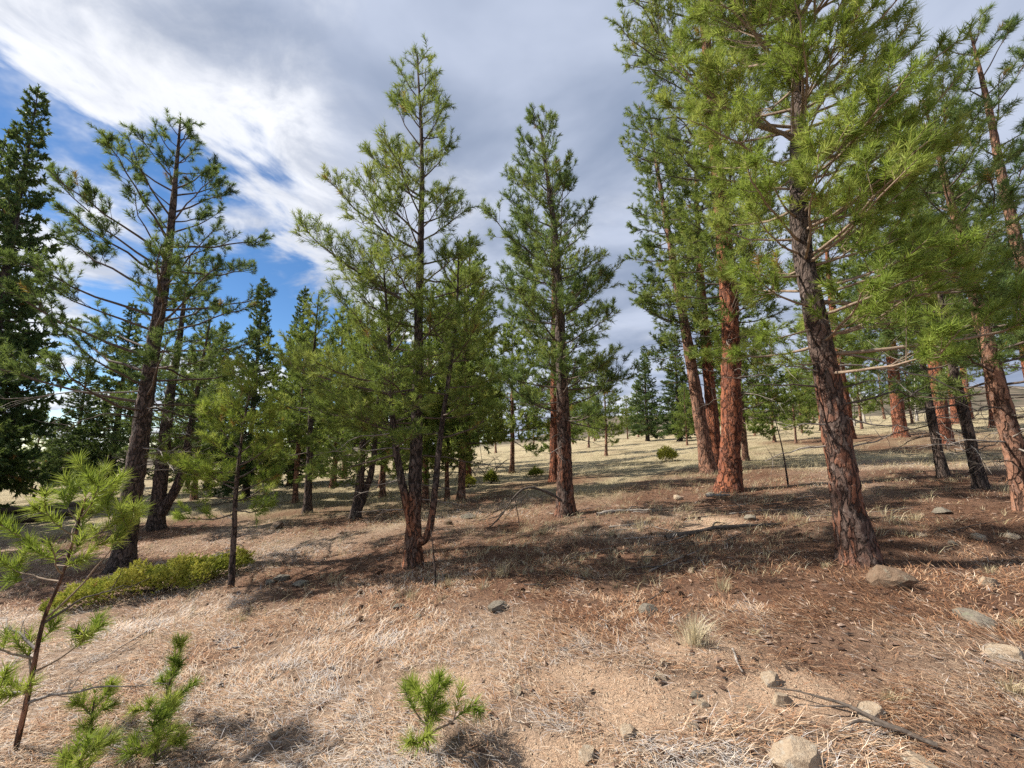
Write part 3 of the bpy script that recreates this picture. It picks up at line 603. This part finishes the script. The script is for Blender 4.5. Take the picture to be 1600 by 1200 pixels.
# the two dark poles and the grey stems on the hill
for (x, y, pts, lab, sd) in ((7.74, 7.03, [(0, 0), (-.11, 1.35), (-.2, 2.6), (-.2, 4.6)], 'black barked leaning pole pine with bare spiky lower branches', 301), (8.60, 8.46, [(0, 0), (-.08, 1.25), (-.1, 2.4), (-.1, 4.4)], 'thinner dark pole pine in front of the broad brown trunk', 302)):
    conifer('pine_tree', lab, (x, y), [(pts, [(0, .085), (.3, .07), (1, .01)])],
            [dict(z0=2.0, z1=4.4, n=30, prof=[(1.6, .9, .9), (2.8, 1.0, 1.0), (4.8, .2, .2)], e=(0, 45), sec=7, ter=6, tip=0.18)], 'dark', 'deep', seed=sd, nl=0.11, nw=0.008, nn=40, sides=12,
            dead=ring_dead(rg, .5, 2.0, 16, 0.5, 1.3, (-20, 25)))
rng = np.random.default_rng(7)
for i, (x, y) in enumerate([(31, 33), (33.5, 34.5), (35, 33), (38, 36), (29.5, 36), (40, 34.5), (36.5, 38), (42, 38), (33, 39), (27.5, 37)]):
    root = thing('aspen_tree', 'bare grey stemmed aspen on the dry hillside', 'aspen tree', (x, y, float(TZ(x, y))), 'bare aspens on the hillside')
    hh = rng.uniform(4, 6)
    me, P, rr = trunk_mesh([(0, 0, -.1), (rng.normal() * .1, 0, hh / 2), (rng.normal() * .2, 0, hh)], [(0, .11), (1, .015)], 8, .3, BK['pale'], .1, .1, rng); put('trunk', me, root)
    for k in range(9):
        z = rng.uniform(.35, .95) * hh
        put('branch', dead_limb(rng, (np.interp(z, P[:, 2], P[:, 0]), 0, z), rng.uniform(0, 360), rng.uniform(.6, 1.4), rng.uniform(20, 55), DEAD, droop=.1), root)

# ------------------------------------------------------------------ saplings and seedlings close by
conifer('pine_sapling', 'knee-bent pine sapling with bright needle clumps and bare grey side twigs', (-2.97, 2.77),
        [([(0, 0), (.03, .35), (.05, .7), (.12, .95), (.17, 1.2), (.21, 1.46)], [(0, .0155), (.4, .0115), (1, .005)])],
        [dict(z0=.98, z1=1.40, n=10, prof=[(.9, .25, .29), (1.3, .24, .26), (1.7, .10, .12)], e=(12, 55), up=0.35, sec=9, ter=7, bare=0.5, tip=0.12)],
        'pink', 'bright', seed=401, hero=True, nl=0.095, nw=0.0056, nn=90, sides=12, step=.03, flare=.1, twig=TWIGP, val=(0.35, 0.9), cat='sapling',
        extra=[(.72, 20, .62, 50), (.42, 15, .34, 30), (.40, 150, .26, 35), (.30, 320, .34, 25), (.5, 200, .30, 25), (.95, 165, .42, 12)],
        dead=[(.55, 170, .5, 30), (.3, 185, .45, 15), (.7, 30, .45, 40), (.25, 10, .6, 20)])
def seedling(lab, base, h, seed, n_, wd, grp=None, lean=(0, 0)):
    conifer('pine_seedling', lab, base, [([(0, 0, 0), (lean[0] * .3, lean[1] * .3, h * .45), (lean[0], lean[1], h)], [(0, .012), (1, .004)])],
            [dict(z0=h * .12, z1=h * .85, n=n_, prof=[(0, wd, wd), (h, wd * .55, wd * .55), (h * 1.4, .05, .05)], e=(18, 58), up=0.3, sec=6, ter=4, bare=0.5, tip=0.11, smin=.06)],
            'dark', 'bright', seed=seed, hero=True, nl=0.085, nw=0.0045, nn=85, sides=8, step=.02, flare=.05, twig=TWIGP, sink=.04, val=(0.3, 0.85), cat='seedling', group=grp)
seedling('spreading pine seedling with forked bare base alone on the open litter', (-0.43, 2.35), .27, 411, 8, .33)
seedling('upright single stemmed pine seedling with one needle brush on top', (-2.22, 2.92), .40, 412, 5, .09, lean=(.03, 0))
seedling('squat pine seedling at the foot of the single stemmed one', (-1.98, 2.58), .18, 413, 6, .15)
seedling('wispy low pine seedling beside the knee-bent sapling', (-2.62, 2.86), .20, 414, 4, .10)
seedling('small flat pine seedling in dry grass below the knee-bent sapling', (-2.25, 2.42), .10, 415, 4, .12)

for lab, (x, y), h_, sd, nb in (('bare thin dead sapling between the massive red pine and the lush pine', (6.0, 9.25), 2.0, 5, 14), ('single leafless upright twig below the three stemmed pine', (-.84, 4.85), .62, 6, 3)):
    q = np.random.default_rng(sd); root = thing('dead_sapling', lab, 'dead sapling', (x, y, float(TZ(x, y))))
    me, P, rr = trunk_mesh([(0, 0, -.05), (-.03 * h_, 0, h_ * .4), (-.12 * h_, 0.02, h_)], [(0, .012 + .008 * h_ / 2), (1, .003)], 8, .1, BK['dark'], .2, .1, q); put('trunk', me, root)
    for k in range(nb):
        z = q.uniform(.2, .95) * h_; put('branch', dead_limb(q, (np.interp(z, P[:, 2], P[:, 0]), 0, z), q.uniform(0, 360), q.uniform(.15, .35) * h_, q.uniform(-5, 40), DEADD, r=.005, n_tw=4), root)
# ------------------------------------------------------------------ junipers
def juniper(lab, c, length, width, height, ang, n_, seed, val=(.2, .9), nl=.028, nw=.009, sl=.07, nn=16):
    rng = np.random.default_rng(seed); x0, y0 = c; z0 = float(TZ(x0, y0))
    root = thing('juniper_shrub', lab, 'shrub', (x0, y0, z0))
    uu = rng.uniform(-1, 1, n_); vv = rng.uniform(-1, 1, n_)
    edge = 1.1 - 0.75 * vnoise(uu * 3.5 + 11, vv * 2.2 + seed, 0.0)
    keep = (uu ** 2 + vv ** 2) < edge; uu, vv = uu[keep], vv[keep]; n_ = len(uu)
    lx = uu * length / 2; ly = vv * width / 2
    ca, sa = math.cos(ang), math.sin(ang); x = lx * ca - ly * sa; y = lx * sa + ly * ca
    lump = vnoise(x * 5 + 20, y * 5, seed * 1.0); lump2 = vnoise(x * 14, y * 14 + 8, seed * 1.0)
    dome = np.sqrt(np.clip(1 - (uu ** 2 + vv ** 2), 0.02, 1))
    z = TZ(x + x0, y + y0) - z0 + height * dome * (0.25 + 0.95 * lump + .45 * lump2) * rng.random(n_) ** 0.35
    A = np.stack([x, y, z], -1)
    D = unit(np.stack([x * .5 + rng.normal(size=n_) * .5, y * .5 + rng.normal(size=n_) * .5, .35 + .4 * rng.random(n_)], -1))
    B = A + D * sl * rng.uniform(.6, 1.3, n_)[:, None]
    vcl = np.clip(val[0] + (val[1] - val[0]) * (0.55 * lump + .25 * lump2 + .3 * rng.random(n_)), 0, .93)  # yellow young tips on the lumps, plus lit tops and shaded hollows painted in
    a, b_, c_ = needles(rng, A, B, nn, nl, nw, (.3, .8), vcl)
    put('foliage', mesh_of('foliage', a, b_, None, [ND['juniper']], attr={'v': c_}), root)
    for k in range(10):
        az = rng.uniform(0, 2 * math.pi); s = np.linspace(0, 1, 6)
        ex = np.stack([np.cos(az) * length * .42 * s, np.sin(az) * width * .42 * s], -1); xx = ex[:, 0] * ca - ex[:, 1] * sa; yy = ex[:, 0] * sa + ex[:, 1] * ca
        P = np.stack([xx, yy, TZ(xx + x0, yy + y0) - z0 + height * .35 * np.sin(s * 2.4) - .01], -1)
        a, b_, c_ = tubes(P[None], (.012 * (1 - .8 * s))[None], 5); put('stem', mesh_of('stem', a, c_, b_, [TWIG], smooth=True), root)
    return root
juniper('long low mat of juniper with yellow-green tips spreading across the shaded slope', (-4.93, 6.2), 2.6, .95, .31, math.atan2(1.28, 1.77), 7000, 1, (-.1, 1.25), nl=.032, nw=.011)
juniper('rounded yellow-green juniper bush alone in the sunny meadow', (6.84, 18.66), 1.0, .8, .48, 0, 1300, 2, nl=.05, nw=.02, sl=.12)
juniper('small dark round juniper in front of the dead brush', (-.78, 15.9), .55, .5, .42, 0, 700, 3, (.05, .5), .045, .018, .1)
juniper('pale low juniper clump near the small dark round one', (-1.6, 15.4), .6, .5, .26, 0, 600, 4, (.5, .93), .045, .018, .1)
juniper('low green juniper tuft in the grass behind the red barked pine', (.95, 17.6), .7, .5, .3, 0, 600, 5, (.2, .7), .05, .018, .1)

# ------------------------------------------------------------------ stones
def rock_mesh(seed, m, flat=0.6):
    rng = np.random.default_rng(seed); bm = bmesh.new(); bmesh.ops.create_icosphere(bm, subdivisions=3, radius=0.5)
    P = np.array([v_.co[:] for v_ in bm.verts])
    for k in range(14):
        nrm = unit(rng.normal(size=3)); dd = rng.uniform(.20, .40); h_ = P @ nrm; P = P - np.maximum(h_ - dd, 0)[:, None] * nrm * 1.0
    P = P * (1 + .22 * (vnoise(P[:, 0] * 4 + seed, P[:, 1] * 4, P[:, 2] * 4) - .5) + .08 * (vnoise(P[:, 0] * 13, P[:, 1] * 13 + seed, P[:, 2] * 13) - .5))[:, None]
    P = P / np.ptp(P[:, 0]); P[:, 2] *= flat
    T = np.array([[v_.index for v_ in f.verts] for f in bm.faces]); bm.free()
    return mesh_of('stone', P, T, None, [m], smooth=False)
RM = {'T': [rock_mesh(i, ROCK_T, .75) for i in range(4)], 'G': [rock_mesh(10 + i, ROCK_G, .6) for i in range(3)], 'B': [rock_mesh(20 + i, ROCK_B, .62) for i in range(2)]}
named = {0: 'large flat topped tan brown boulder at the foot of the lush pine', 1: 'wide grey lichened stone lying half in shade', 2: 'grey rounded stone at the shade edge above the pale grass clump',
         4: 'tan stone resting against the fallen forked stick', 5: 'blocky pale tan rock with a cracked upright face', 6: 'smooth cream coloured rock past the thick end of the forked stick',
         7: 'angular cream stone above the tip of the forked stick', 8: 'long flat pale slab lying in the sunlit needles', 22: 'grey green stone on the shaded duff near the dark poles'}
shared = {'T': ('small tan stone lying among dry needles', 'small tan stones'), 'G': ('small grey stone half sunk in the needle litter', 'small grey stones'), 'B': ('small dark brown stone on the litter', 'small brown stones')}
for i, (x, y, wd, k) in enumerate([(3.17,3.73,0.40,"B"),(3.20,3.07,0.28,"G"),(1.13,3.74,0.20,"G"),(-0.13,4.01,0.20,"G"),(1.81,2.30,0.16,"T"),(1.29,2.04,0.22,"T"),(1.75,1.97,0.18,"T"),(1.49,2.60,0.13,"T"),(2.89,2.61,0.23,"T"),(0.96,2.88,0.08,"T"),(0.90,2.75,0.09,"T"),(1.03,2.56,0.07,"G"),(1.04,2.49,0.08,"T"),(0.04,2.75,0.08,"T"),(-1.40,2.72,0.10,"T"),(0.59,2.33,0.11,"T"),(0.36,2.24,0.12,"T"),(1.44,2.46,0.12,"T"),(2.12,2.42,0.07,"T"),(5.13,4.76,0.19,"T"),(5.41,4.68,0.20,"T"),(4.66,4.94,0.11,"T"),(5.80,5.81,0.29,"G"),(3.55,6.45,0.26,"G"),(-3.24,6.17,0.23,"G"),(-2.79,5.81,0.23,"G"),(-3.31,6.04,0.17,"G"),(-1.13,4.40,0.14,"G"),(-0.88,4.12,0.09,"G"),(1.89,4.62,0.11,"T"),(1.08,2.26,0.06,"B"),(0.90,2.31,0.07,"T"),(-0.93,8.90,0.33,"G"),(-5.65,10.40,0.35,"B"),(2.46,3.38,0.07,"G"),(4.72,4.64,0.13,"G"),(1.26,2.42,0.05,"T"),(3.92,3.64,0.17,"T"),(4.14,8.92,0.30,"G"),(3.46,8.90,0.27,"T"),(-1.25,8.44,0.23,"B"),(3.05,2.81,0.07,"G")]):
    me = RM[k][i % len(RM[k])]; wd *= .74 if x > 2.5 else .84
    o = put('boulder' if wd > .35 else 'stone', me, None, (x, y, float(TZ(x, y)) + .09 * wd), label=named.get(i, shared[k][0]), category='rock')
    if i not in named: o['group'] = shared[k][1]
    o.scale = (wd * 1.15, wd * 1.0, wd * (1.15 if k != 'G' else .95)); o.rotation_euler = (rng.uniform(-.15, .15), rng.uniform(-.15, .15), rng.uniform(0, 6.28))
# ------------------------------------------------------------------ fallen wood
def stick(name, lab, paths, m, cat='stick', group=None, sides=7):
    p0 = np.array(paths[0][0][0]); root = thing(name, lab, cat, tuple(p0), group)
    for i, (pts, r0, r1) in enumerate(paths):
        P = spline(np.array(pts) - p0, 16); P = P + np.cumsum(rng.normal(size=P.shape) * r0 * .12, 0)
        a, b_, c = tubes(P[None], np.linspace(r0, r1, 16)[None] * (1 + .25 * rng.normal(size=(1, 16)).clip(-1, 1)), sides)
        put('shaft' if i == 0 else 'side_twig', mesh_of('shaft', a, c, b_, [m], smooth=True), root)
    return root
def gp(x, y, up=0.0): return (x, y, float(TZ(x, y)) + up)
stick('fallen_stick', 'forked dead stick lying between the tan rocks', [([gp(1.90, 2.06, .02), gp(1.78, 2.19, .035), gp(1.70, 2.30, .04), gp(1.57, 2.44, .05), gp(1.44, 2.54, .02)], .012, .003),
      ([gp(1.83, 2.13, .03), gp(1.75, 2.17, .05), gp(1.66, 2.21, .05), gp(1.52, 2.18, .02)], .009, .003), ([gp(1.70, 2.30, .04), gp(1.60, 2.32, .05), gp(1.5, 2.4, .02)], .006, .002)], DEADD)
stick('fallen_stick', 'short grey stick pointing at the pale grass clump', [([gp(1.44, 2.93, .015), gp(1.40, 2.8, .02), gp(1.38, 2.70, .015)], .008, .005)], DEAD)
stick('dead_limb', 'arching bleached dead limb leaning on the straight pine trunk', [
    ([(.93, 8.02, .52), (.72, 7.95, .66), (.45, 7.9, .76), (.2, 7.85, .74), (.0, 7.8, .56), (-.2, 7.7, .30), (-.42, 7.6, .10)], .03, .008)] +
    [([(x, 7.85, z), (x - .15 + rng.normal() * .1, 7.8 + rng.normal() * .1, z - .12), (x - .3 + rng.normal() * .2, 7.75 + rng.normal() * .2, max(.1, z - .35 + rng.normal() * .1))], .009, .002) for x, z in ((.1, .62), (.0, .55), (-.05, .5), (-.1, .4), (-.2, .3), (.3, .74), (-.15, .36), (.05, .6))] +
    [([(.05, 7.8, .6), (.1, 7.75, .35), (.14, 7.7, .1)], .009, .004), ([(.2, 7.85, .74), (.16, 7.85, .95), (.12, 7.85, 1.1)], .007, .002)], DEADD, 'dead limb')
for k in range(16):
    x, y = rng.uniform(-3.4, -.6), rng.uniform(18, 22); a = rng.uniform(0, 6.28); l = rng.uniform(.6, 1.5)
    stick('brush_branch', 'dead grey branch in the brush heap behind the pole pines', [([gp(x, y, .05), gp(x + .5 * l * math.cos(a), y + .5 * l * math.sin(a), .5 * l), gp(x + l * math.cos(a), y + l * math.sin(a), rng.uniform(.2, .8))], .02, .004)] +
          [([gp(x + .5 * l * math.cos(a), y + .5 * l * math.sin(a), .5 * l), gp(x + .7 * l * math.cos(a + .8), y + .7 * l * math.sin(a + .8), .7 * l)], .008, .002)], DEADD, 'branch', 'dead brush heap', 5)
for k, (x, y, a, l, r, up) in enumerate([(-15.6, 14.0, .35, 3.2, .17, .12), (-15.9, 13.6, .1, 3.0, .15, .1), (-15.7, 13.85, .5, 2.8, .14, .38), (-16.6, 14.4, -.2, 2.6, .16, .13), (-14.9, 13.5, 1.1, 2.0, .11, .2)]):
    stick('log', 'weathered grey log stacked below the towering dark fir', [([gp(x - l / 2 * math.cos(a), y - l / 2 * math.sin(a), up), gp(x, y, up), gp(x + l / 2 * math.cos(a), y + l / 2 * math.sin(a), up)], r, r * .85)], DEADD, 'log', 'stacked grey logs', 12)
for lab, q in (('long dark dead limb across the shaded duff', [gp(2.1, 5.95, .03), gp(2.8, 6.05, .05), gp(3.7, 5.9, .03)]), ('bleached broken log end at the foot of the massive red pine', [gp(3.9, 8.6, .06), gp(4.15, 8.55, .08), gp(4.4, 8.62, .06)]), ('grey dead limb below the arching one', [gp(1.5, 7.6, .03), gp(2.1, 7.75, .05), gp(2.6, 7.65, .03)])):
    stick('fallen_limb', lab, [(q, .035, .015), ([q[1], tuple(np.array(q[1]) + (.15, .2, .03)), tuple(np.array(q[1]) + (.4, .32, .0))], .012, .004)], DEAD if 'grey' in lab or 'bleached' in lab else DEADD, 'dead limb')
for k in range(60):
    if k < 44: x, y = rng.uniform(1.0, 5.2), rng.uniform(4.6, 7.6)
    else: x, y = rng.uniform(-4.5, 3.0), rng.uniform(3.2, 8.5)
    a = rng.uniform(-.5, .5) if rng.random() < .7 else rng.uniform(0, 6.28); l = rng.uniform(.2, .9)
    q = [gp(x + l * f * math.cos(a) + rng.normal() * .03, y + l * f * math.sin(a) + rng.normal() * .03, .015 + .03 * f) for f in (0, .5, 1)]
    stick('fallen_twig', 'thin grey dead twig lying on the shaded duff' if k < 44 else 'thin broken twig on the open litter', [(q, rng.uniform(.005, .012), .003)], DEAD if rng.random() < .45 else DEADD, 'twig', 'fallen twigs on the duff' if k < 44 else 'fallen twigs on the open litter', 5)
# ------------------------------------------------------------------ pine cones
CONE = plainwood('pine cone scales', (0.05, 0.03, 0.02), (0.17, 0.10, 0.06), 60)
cv_, ct_ = [], []; off = 0
for k in range(60):                                            # open scales round a spindle
    f = k / 60; th = k * 2.39996; rr_ = .020 * math.sin(math.pi * min(.97, f * .85 + .14)); z = .075 * f
    c, s_ = math.cos(th), math.sin(th); tip_ = 0.014 * (1 - .4 * f)
    b0 = np.array([c * rr_ * .35, s_ * rr_ * .35, z]); sd = np.array([-s_, c, 0]) * .007; ou = np.array([c, s_, 0.45]) * (rr_ * .65 + tip_)
    cv_ += [b0 - sd * .4, b0 + sd * .4, b0 + ou + sd, b0 + ou - sd]; ct_ += [(off, off + 1, off + 2), (off, off + 2, off + 3)]; off += 4
cone_me = mesh_of('cone', np.array(cv_), np.array(ct_), None, [CONE])
for k in range(40):
    x, y = rng.uniform(-1.9, 3.6), rng.uniform(3.9, 7.0)
    o = put('pine_cone', cone_me, None, gp(x, y, .02), label='small open brown pine cone lying on the needles', category='pine cone', group='fallen pine cones')
    o.rotation_euler = (1.57 + rng.normal() * .3, rng.normal() * .4, rng.uniform(0, 6.28)); o.scale = (rng.uniform(.6, .9),) * 3

# ------------------------------------------------------------------ dry grass
def grass(cx, cy, n_each, h, spread, lean, width, rng, val):
    S = len(cx); N = n_each
    a = rng.random((S, N)) * 2 * np.pi; rad = np.abs(rng.normal(size=(S, N))) * spread[:, None]
    x = cx[:, None] + np.cos(a) * rad; y = cy[:, None] + np.sin(a) * rad; z = TZ(x, y) - .01
    hh = h[:, None] * rng.uniform(.45, 1.1, (S, N)); b_ = rng.normal(size=(S, N)) * .7 + a
    ll = hh * np.abs(rng.normal(size=(S, N))) * lean
    w_ = width * (.7 + .6 * rng.random((S, N))) / 2; wx, wy = -np.sin(b_ + .9) * w_, np.cos(b_ + .9) * w_
    O = np.stack([x, y, z], -1); Wd = np.stack([wx, wy, 0 * wx], -1)
    M = O + np.stack([np.cos(b_) * ll * .35, np.sin(b_) * ll * .35, hh * .6], -1); Tp = O + np.stack([np.cos(b_) * ll, np.sin(b_) * ll, hh * .95], -1)
    Vv = np.stack([O - Wd, O + Wd, M + Wd * .8, M - Wd * .8, Tp], 2).reshape(-1, 3); k = np.arange(S * N)[:, None] * 5
    T = np.concatenate([k + np.array([[0, 1, 2]]), k + np.array([[0, 2, 3]]), k + np.array([[3, 2, 4]])])
    vv = np.clip(val[:, None] + .25 * (rng.random((S, N)) - .5), 0, 1)
    return Vv, T, np.repeat(vv.reshape(-1), 5)
for i, (x, y, h_) in enumerate([(1.24,3.05,0.23),(1.95,4.08,0.16),(-0.11,4.97,0.23),(1.90,6.43,0.26),(3.04,4.25,0.09),(2.60,2.37,0.10),(1.45,6.31,0.21),(3.02,7.38,0.23),(3.36,2.97,0.09),(1.98,2.40,0.08),(0.51,6.87,0.21),(-1.06,4.60,0.14),(-4.73,7.18,0.18),(-2.34,5.73,0.14),(-0.70,4.85,0.15),(5.17,5.53,0.17),(3.98,6.09,0.17),(0.80,4.77,0.13),(1.71,3.15,0.06),(-2.78,4.60,0.08),(4.24,3.89,0.10),(1.56,5.08,0.13)]):
    Vv, T, va = grass(np.array([x]), np.array([y]), 240 if i == 0 else 70, np.array([h_]), np.array([h_ * (.2 if i == 0 else .22)]), .55, .003, rng, np.array([.85 if i == 0 else .6]))
    z0 = float(TZ(x, y))
    o = put('grass_tuft', mesh_of('grass_tuft', Vv - np.array([x, y, z0]), T, None, [STRAW], attr={'v': va}), None, (x, y, z0),
            label='full pale straw bunchgrass clump standing alone in the sun' if i == 0 else 'thin dry grass tuft poking from the needle litter', category='grass tuft')
    if i: o['group'] = 'thin dry grass tufts'
NG = 21000
r_ = 9.0 * (75 / 9.0) ** rng.random(NG); az_ = rng.uniform(-.98, .98, NG); x = r_ * np.sin(az_); y = r_ * np.cos(az_)
dn = meadow(x, y) * (1 - .75 * duff(x, y) * (r_ < 40)) * sstep(vnoise(x * .35, y * .35, 12.0), .2, .55)
k = (rng.random(NG) < dn); x, y, r_ = x[k], y[k], r_[k]
Vv, T, va = grass(x, y, 7, rng.uniform(.10, .26, len(x)), .05 + .004 * r_, .8, .006, rng, .35 + .5 * vnoise(x * .3, y * .3, 3.0) + .1 * rng.normal(size=len(x)))
# blades widen a little with distance in the mass of far tufts
put('meadow_grass', mesh_of('meadow_grass', Vv, T, None, [STRAW], attr={'v': va}), kind='stuff', label='dry straw coloured grass of the open meadow', category='grass')

# ------------------------------------------------------------------ fallen needles
NL = 290000
y = 1.75 * (11.5 / 1.75) ** rng.random(NL); x = rng.uniform(-1.45, 1.45, NL) * (y + .3)
cov = np.clip(1 - 1.15 * sand(x, y), 0.12, 1) * (1 - .6 * meadow(x, y)) * (.18 + .82 * sstep(.6 * vnoise(x * 3, y * 3, 5.0) + .4 * vnoise(x * 9, y * 9, 7.0), .3, .6)); k = rng.random(NL) < cov; x, y = x[k], y[k]; NL = len(x)
flow = 2 * np.pi * vnoise(x * .8, y * .8, 15.0) + rng.normal(size=NL) * .95
ln = rng.uniform(.04, .12, NL); cu = rng.normal(size=NL) * .25; wd = .0017 + .0006 * y
S = np.array([0, .5, 1.0]); px_ = x[:, None] + ln[:, None] * S * np.cos(flow[:, None] + cu[:, None] * S); py_ = y[:, None] + ln[:, None] * S * np.sin(flow[:, None] + cu[:, None] * S)
tilt = np.abs(rng.normal(size=NL)) * .30
pz_ = TZ(x, y)[:, None] + .003 + (rng.random(NL) * (.012 + .035 * sstep(vnoise(x * 6, y * 6, 31.0), .5, .9)))[:, None] + (S * ln[:, None] * tilt[:, None]) * np.array([0, 1, .9])
nx_ = -np.sin(flow) * wd / 2; ny_ = np.cos(flow) * wd / 2; Wv = np.stack([nx_, ny_, 0 * nx_], -1)
C = np.stack([px_, py_, pz_], -1)
Vv = np.stack([C[:, 0], C[:, 1] + Wv, C[:, 1] - Wv, C[:, 2]], 1).reshape(-1, 3); kk = np.arange(NL)[:, None] * 4
T = np.concatenate([kk + np.array([[0, 1, 2]]), kk + np.array([[2, 1, 3]])])
va = np.clip(.76 - .48 * duff(x, y) - .12 * sstep(x, .5, 2.5) + .25 * (vnoise(x * 2, y * 2, 22.0) - .5) + .26 * rng.normal(size=NL) + .35 * sstep(vnoise(x * 7, y * 7, 41.0), .66, .85), 0, 1)
put('needle_litter', mesh_of('needle_litter', Vv, T, None, [LITTER], attr={'v': np.repeat(va, 4)}), kind='stuff', label='carpet of fallen dry pine needles', category='litter')
# bark flakes and crumbs
CHIP = vcol('bark flakes', [(0.0, (0.03, 0.022, 0.018)), (0.5, (0.12, 0.065, 0.04)), (1.0, (0.30, 0.22, 0.17))], 0.9)
NB = 9000
y = 1.9 * (10 / 1.9) ** rng.random(NB); x = rng.uniform(-1.4, 1.4, NB) * (y + .2); k = rng.random(NB) < (.2 + .8 * duff(x, y)) * (1 - sand(x, y)); x, y = x[k], y[k]; NB = len(x)
sz = rng.uniform(.006, .022, NB) * (1 + .08 * y); a = rng.random(NB) * 6.28
bs = np.array([[-1, -.5, 0], [1, -.4, .15], [.8, .5, .3], [-.7, .45, .1], [0, 0, .5]]) * rng.uniform(.6, 1.3, (NB, 5, 1)) * sz[:, None, None]
bx_ = np.stack([bs[..., 0] * np.cos(a)[:, None] - bs[..., 1] * np.sin(a)[:, None], bs[..., 0] * np.sin(a)[:, None] + bs[..., 1] * np.cos(a)[:, None], bs[..., 2]], -1) + np.stack([x, y, TZ(x, y) + .008], -1)[:, None]
T = (np.arange(NB)[:, None, None] * 5 + np.array([[0, 1, 4], [1, 2, 4], [2, 3, 4], [3, 0, 4]])[None]).reshape(-1, 3)
put('bark_debris', mesh_of('bark_debris', bx_.reshape(-1, 3), T, None, [CHIP], attr={'v': np.repeat(rng.random(NB), 5)}), kind='stuff', label='crumbs and flakes of fallen bark', category='debris')
# thin low grass through the litter
x = rng.uniform(-11, 10, 5000); y = rng.uniform(4.2, 13, 5000); k = rng.random(5000) < .25 + .75 * sstep(vnoise(x * .9, y * .9, 51.0), .45, .75); x, y = x[k], y[k]
Vv, T, va = grass(x, y, 9, rng.uniform(.05, .17, len(x)), np.full(len(x), .05), .9, .005, rng, rng.uniform(.3, .9, len(x)))
put('thin_grass', mesh_of('thin_grass', Vv, T, None, [STRAW], attr={'v': va}), kind='stuff', label='sparse short dry grass growing through the litter', category='grass')
# gravel on the bare patches
NB = 9000
y = 1.9 * (5.5 / 1.9) ** rng.random(NB); x = rng.uniform(-1.2, 1.4, NB) * y; k = rng.random(NB) < sand(x, y) + .08; x, y = x[k], y[k]; NB = len(x)
oc = np.array([[1, 0, 0], [-1, 0, 0], [0, 1, 0], [0, -1, 0], [0, 0, 1], [0, 0, -1]], float); of = np.array([[0, 2, 4], [2, 1, 4], [1, 3, 4], [3, 0, 4], [2, 0, 5], [1, 2, 5], [3, 1, 5], [0, 3, 5]])
Vv = oc[None] * (rng.uniform(.003, .010, (NB, 1, 1)) * rng.uniform(.6, 1.2, (NB, 6, 1))) + np.stack([x, y, TZ(x, y) + .002], -1)[:, None]
T = (np.arange(NB)[:, None, None] * 6 + of[None]).reshape(-1, 3)
put('gravel', mesh_of('gravel', Vv.reshape(-1, 3), T, None, [ROCK_T]), kind='stuff', label='fine pinkish granite gravel on the bare patches', category='gravel')
tot = 0
for me in bpy.data.meshes: tot += len(me.loops) - 2 * len(me.polygons)
print('TRIANGLES', tot, 'OBJECTS', len(bpy.data.objects))
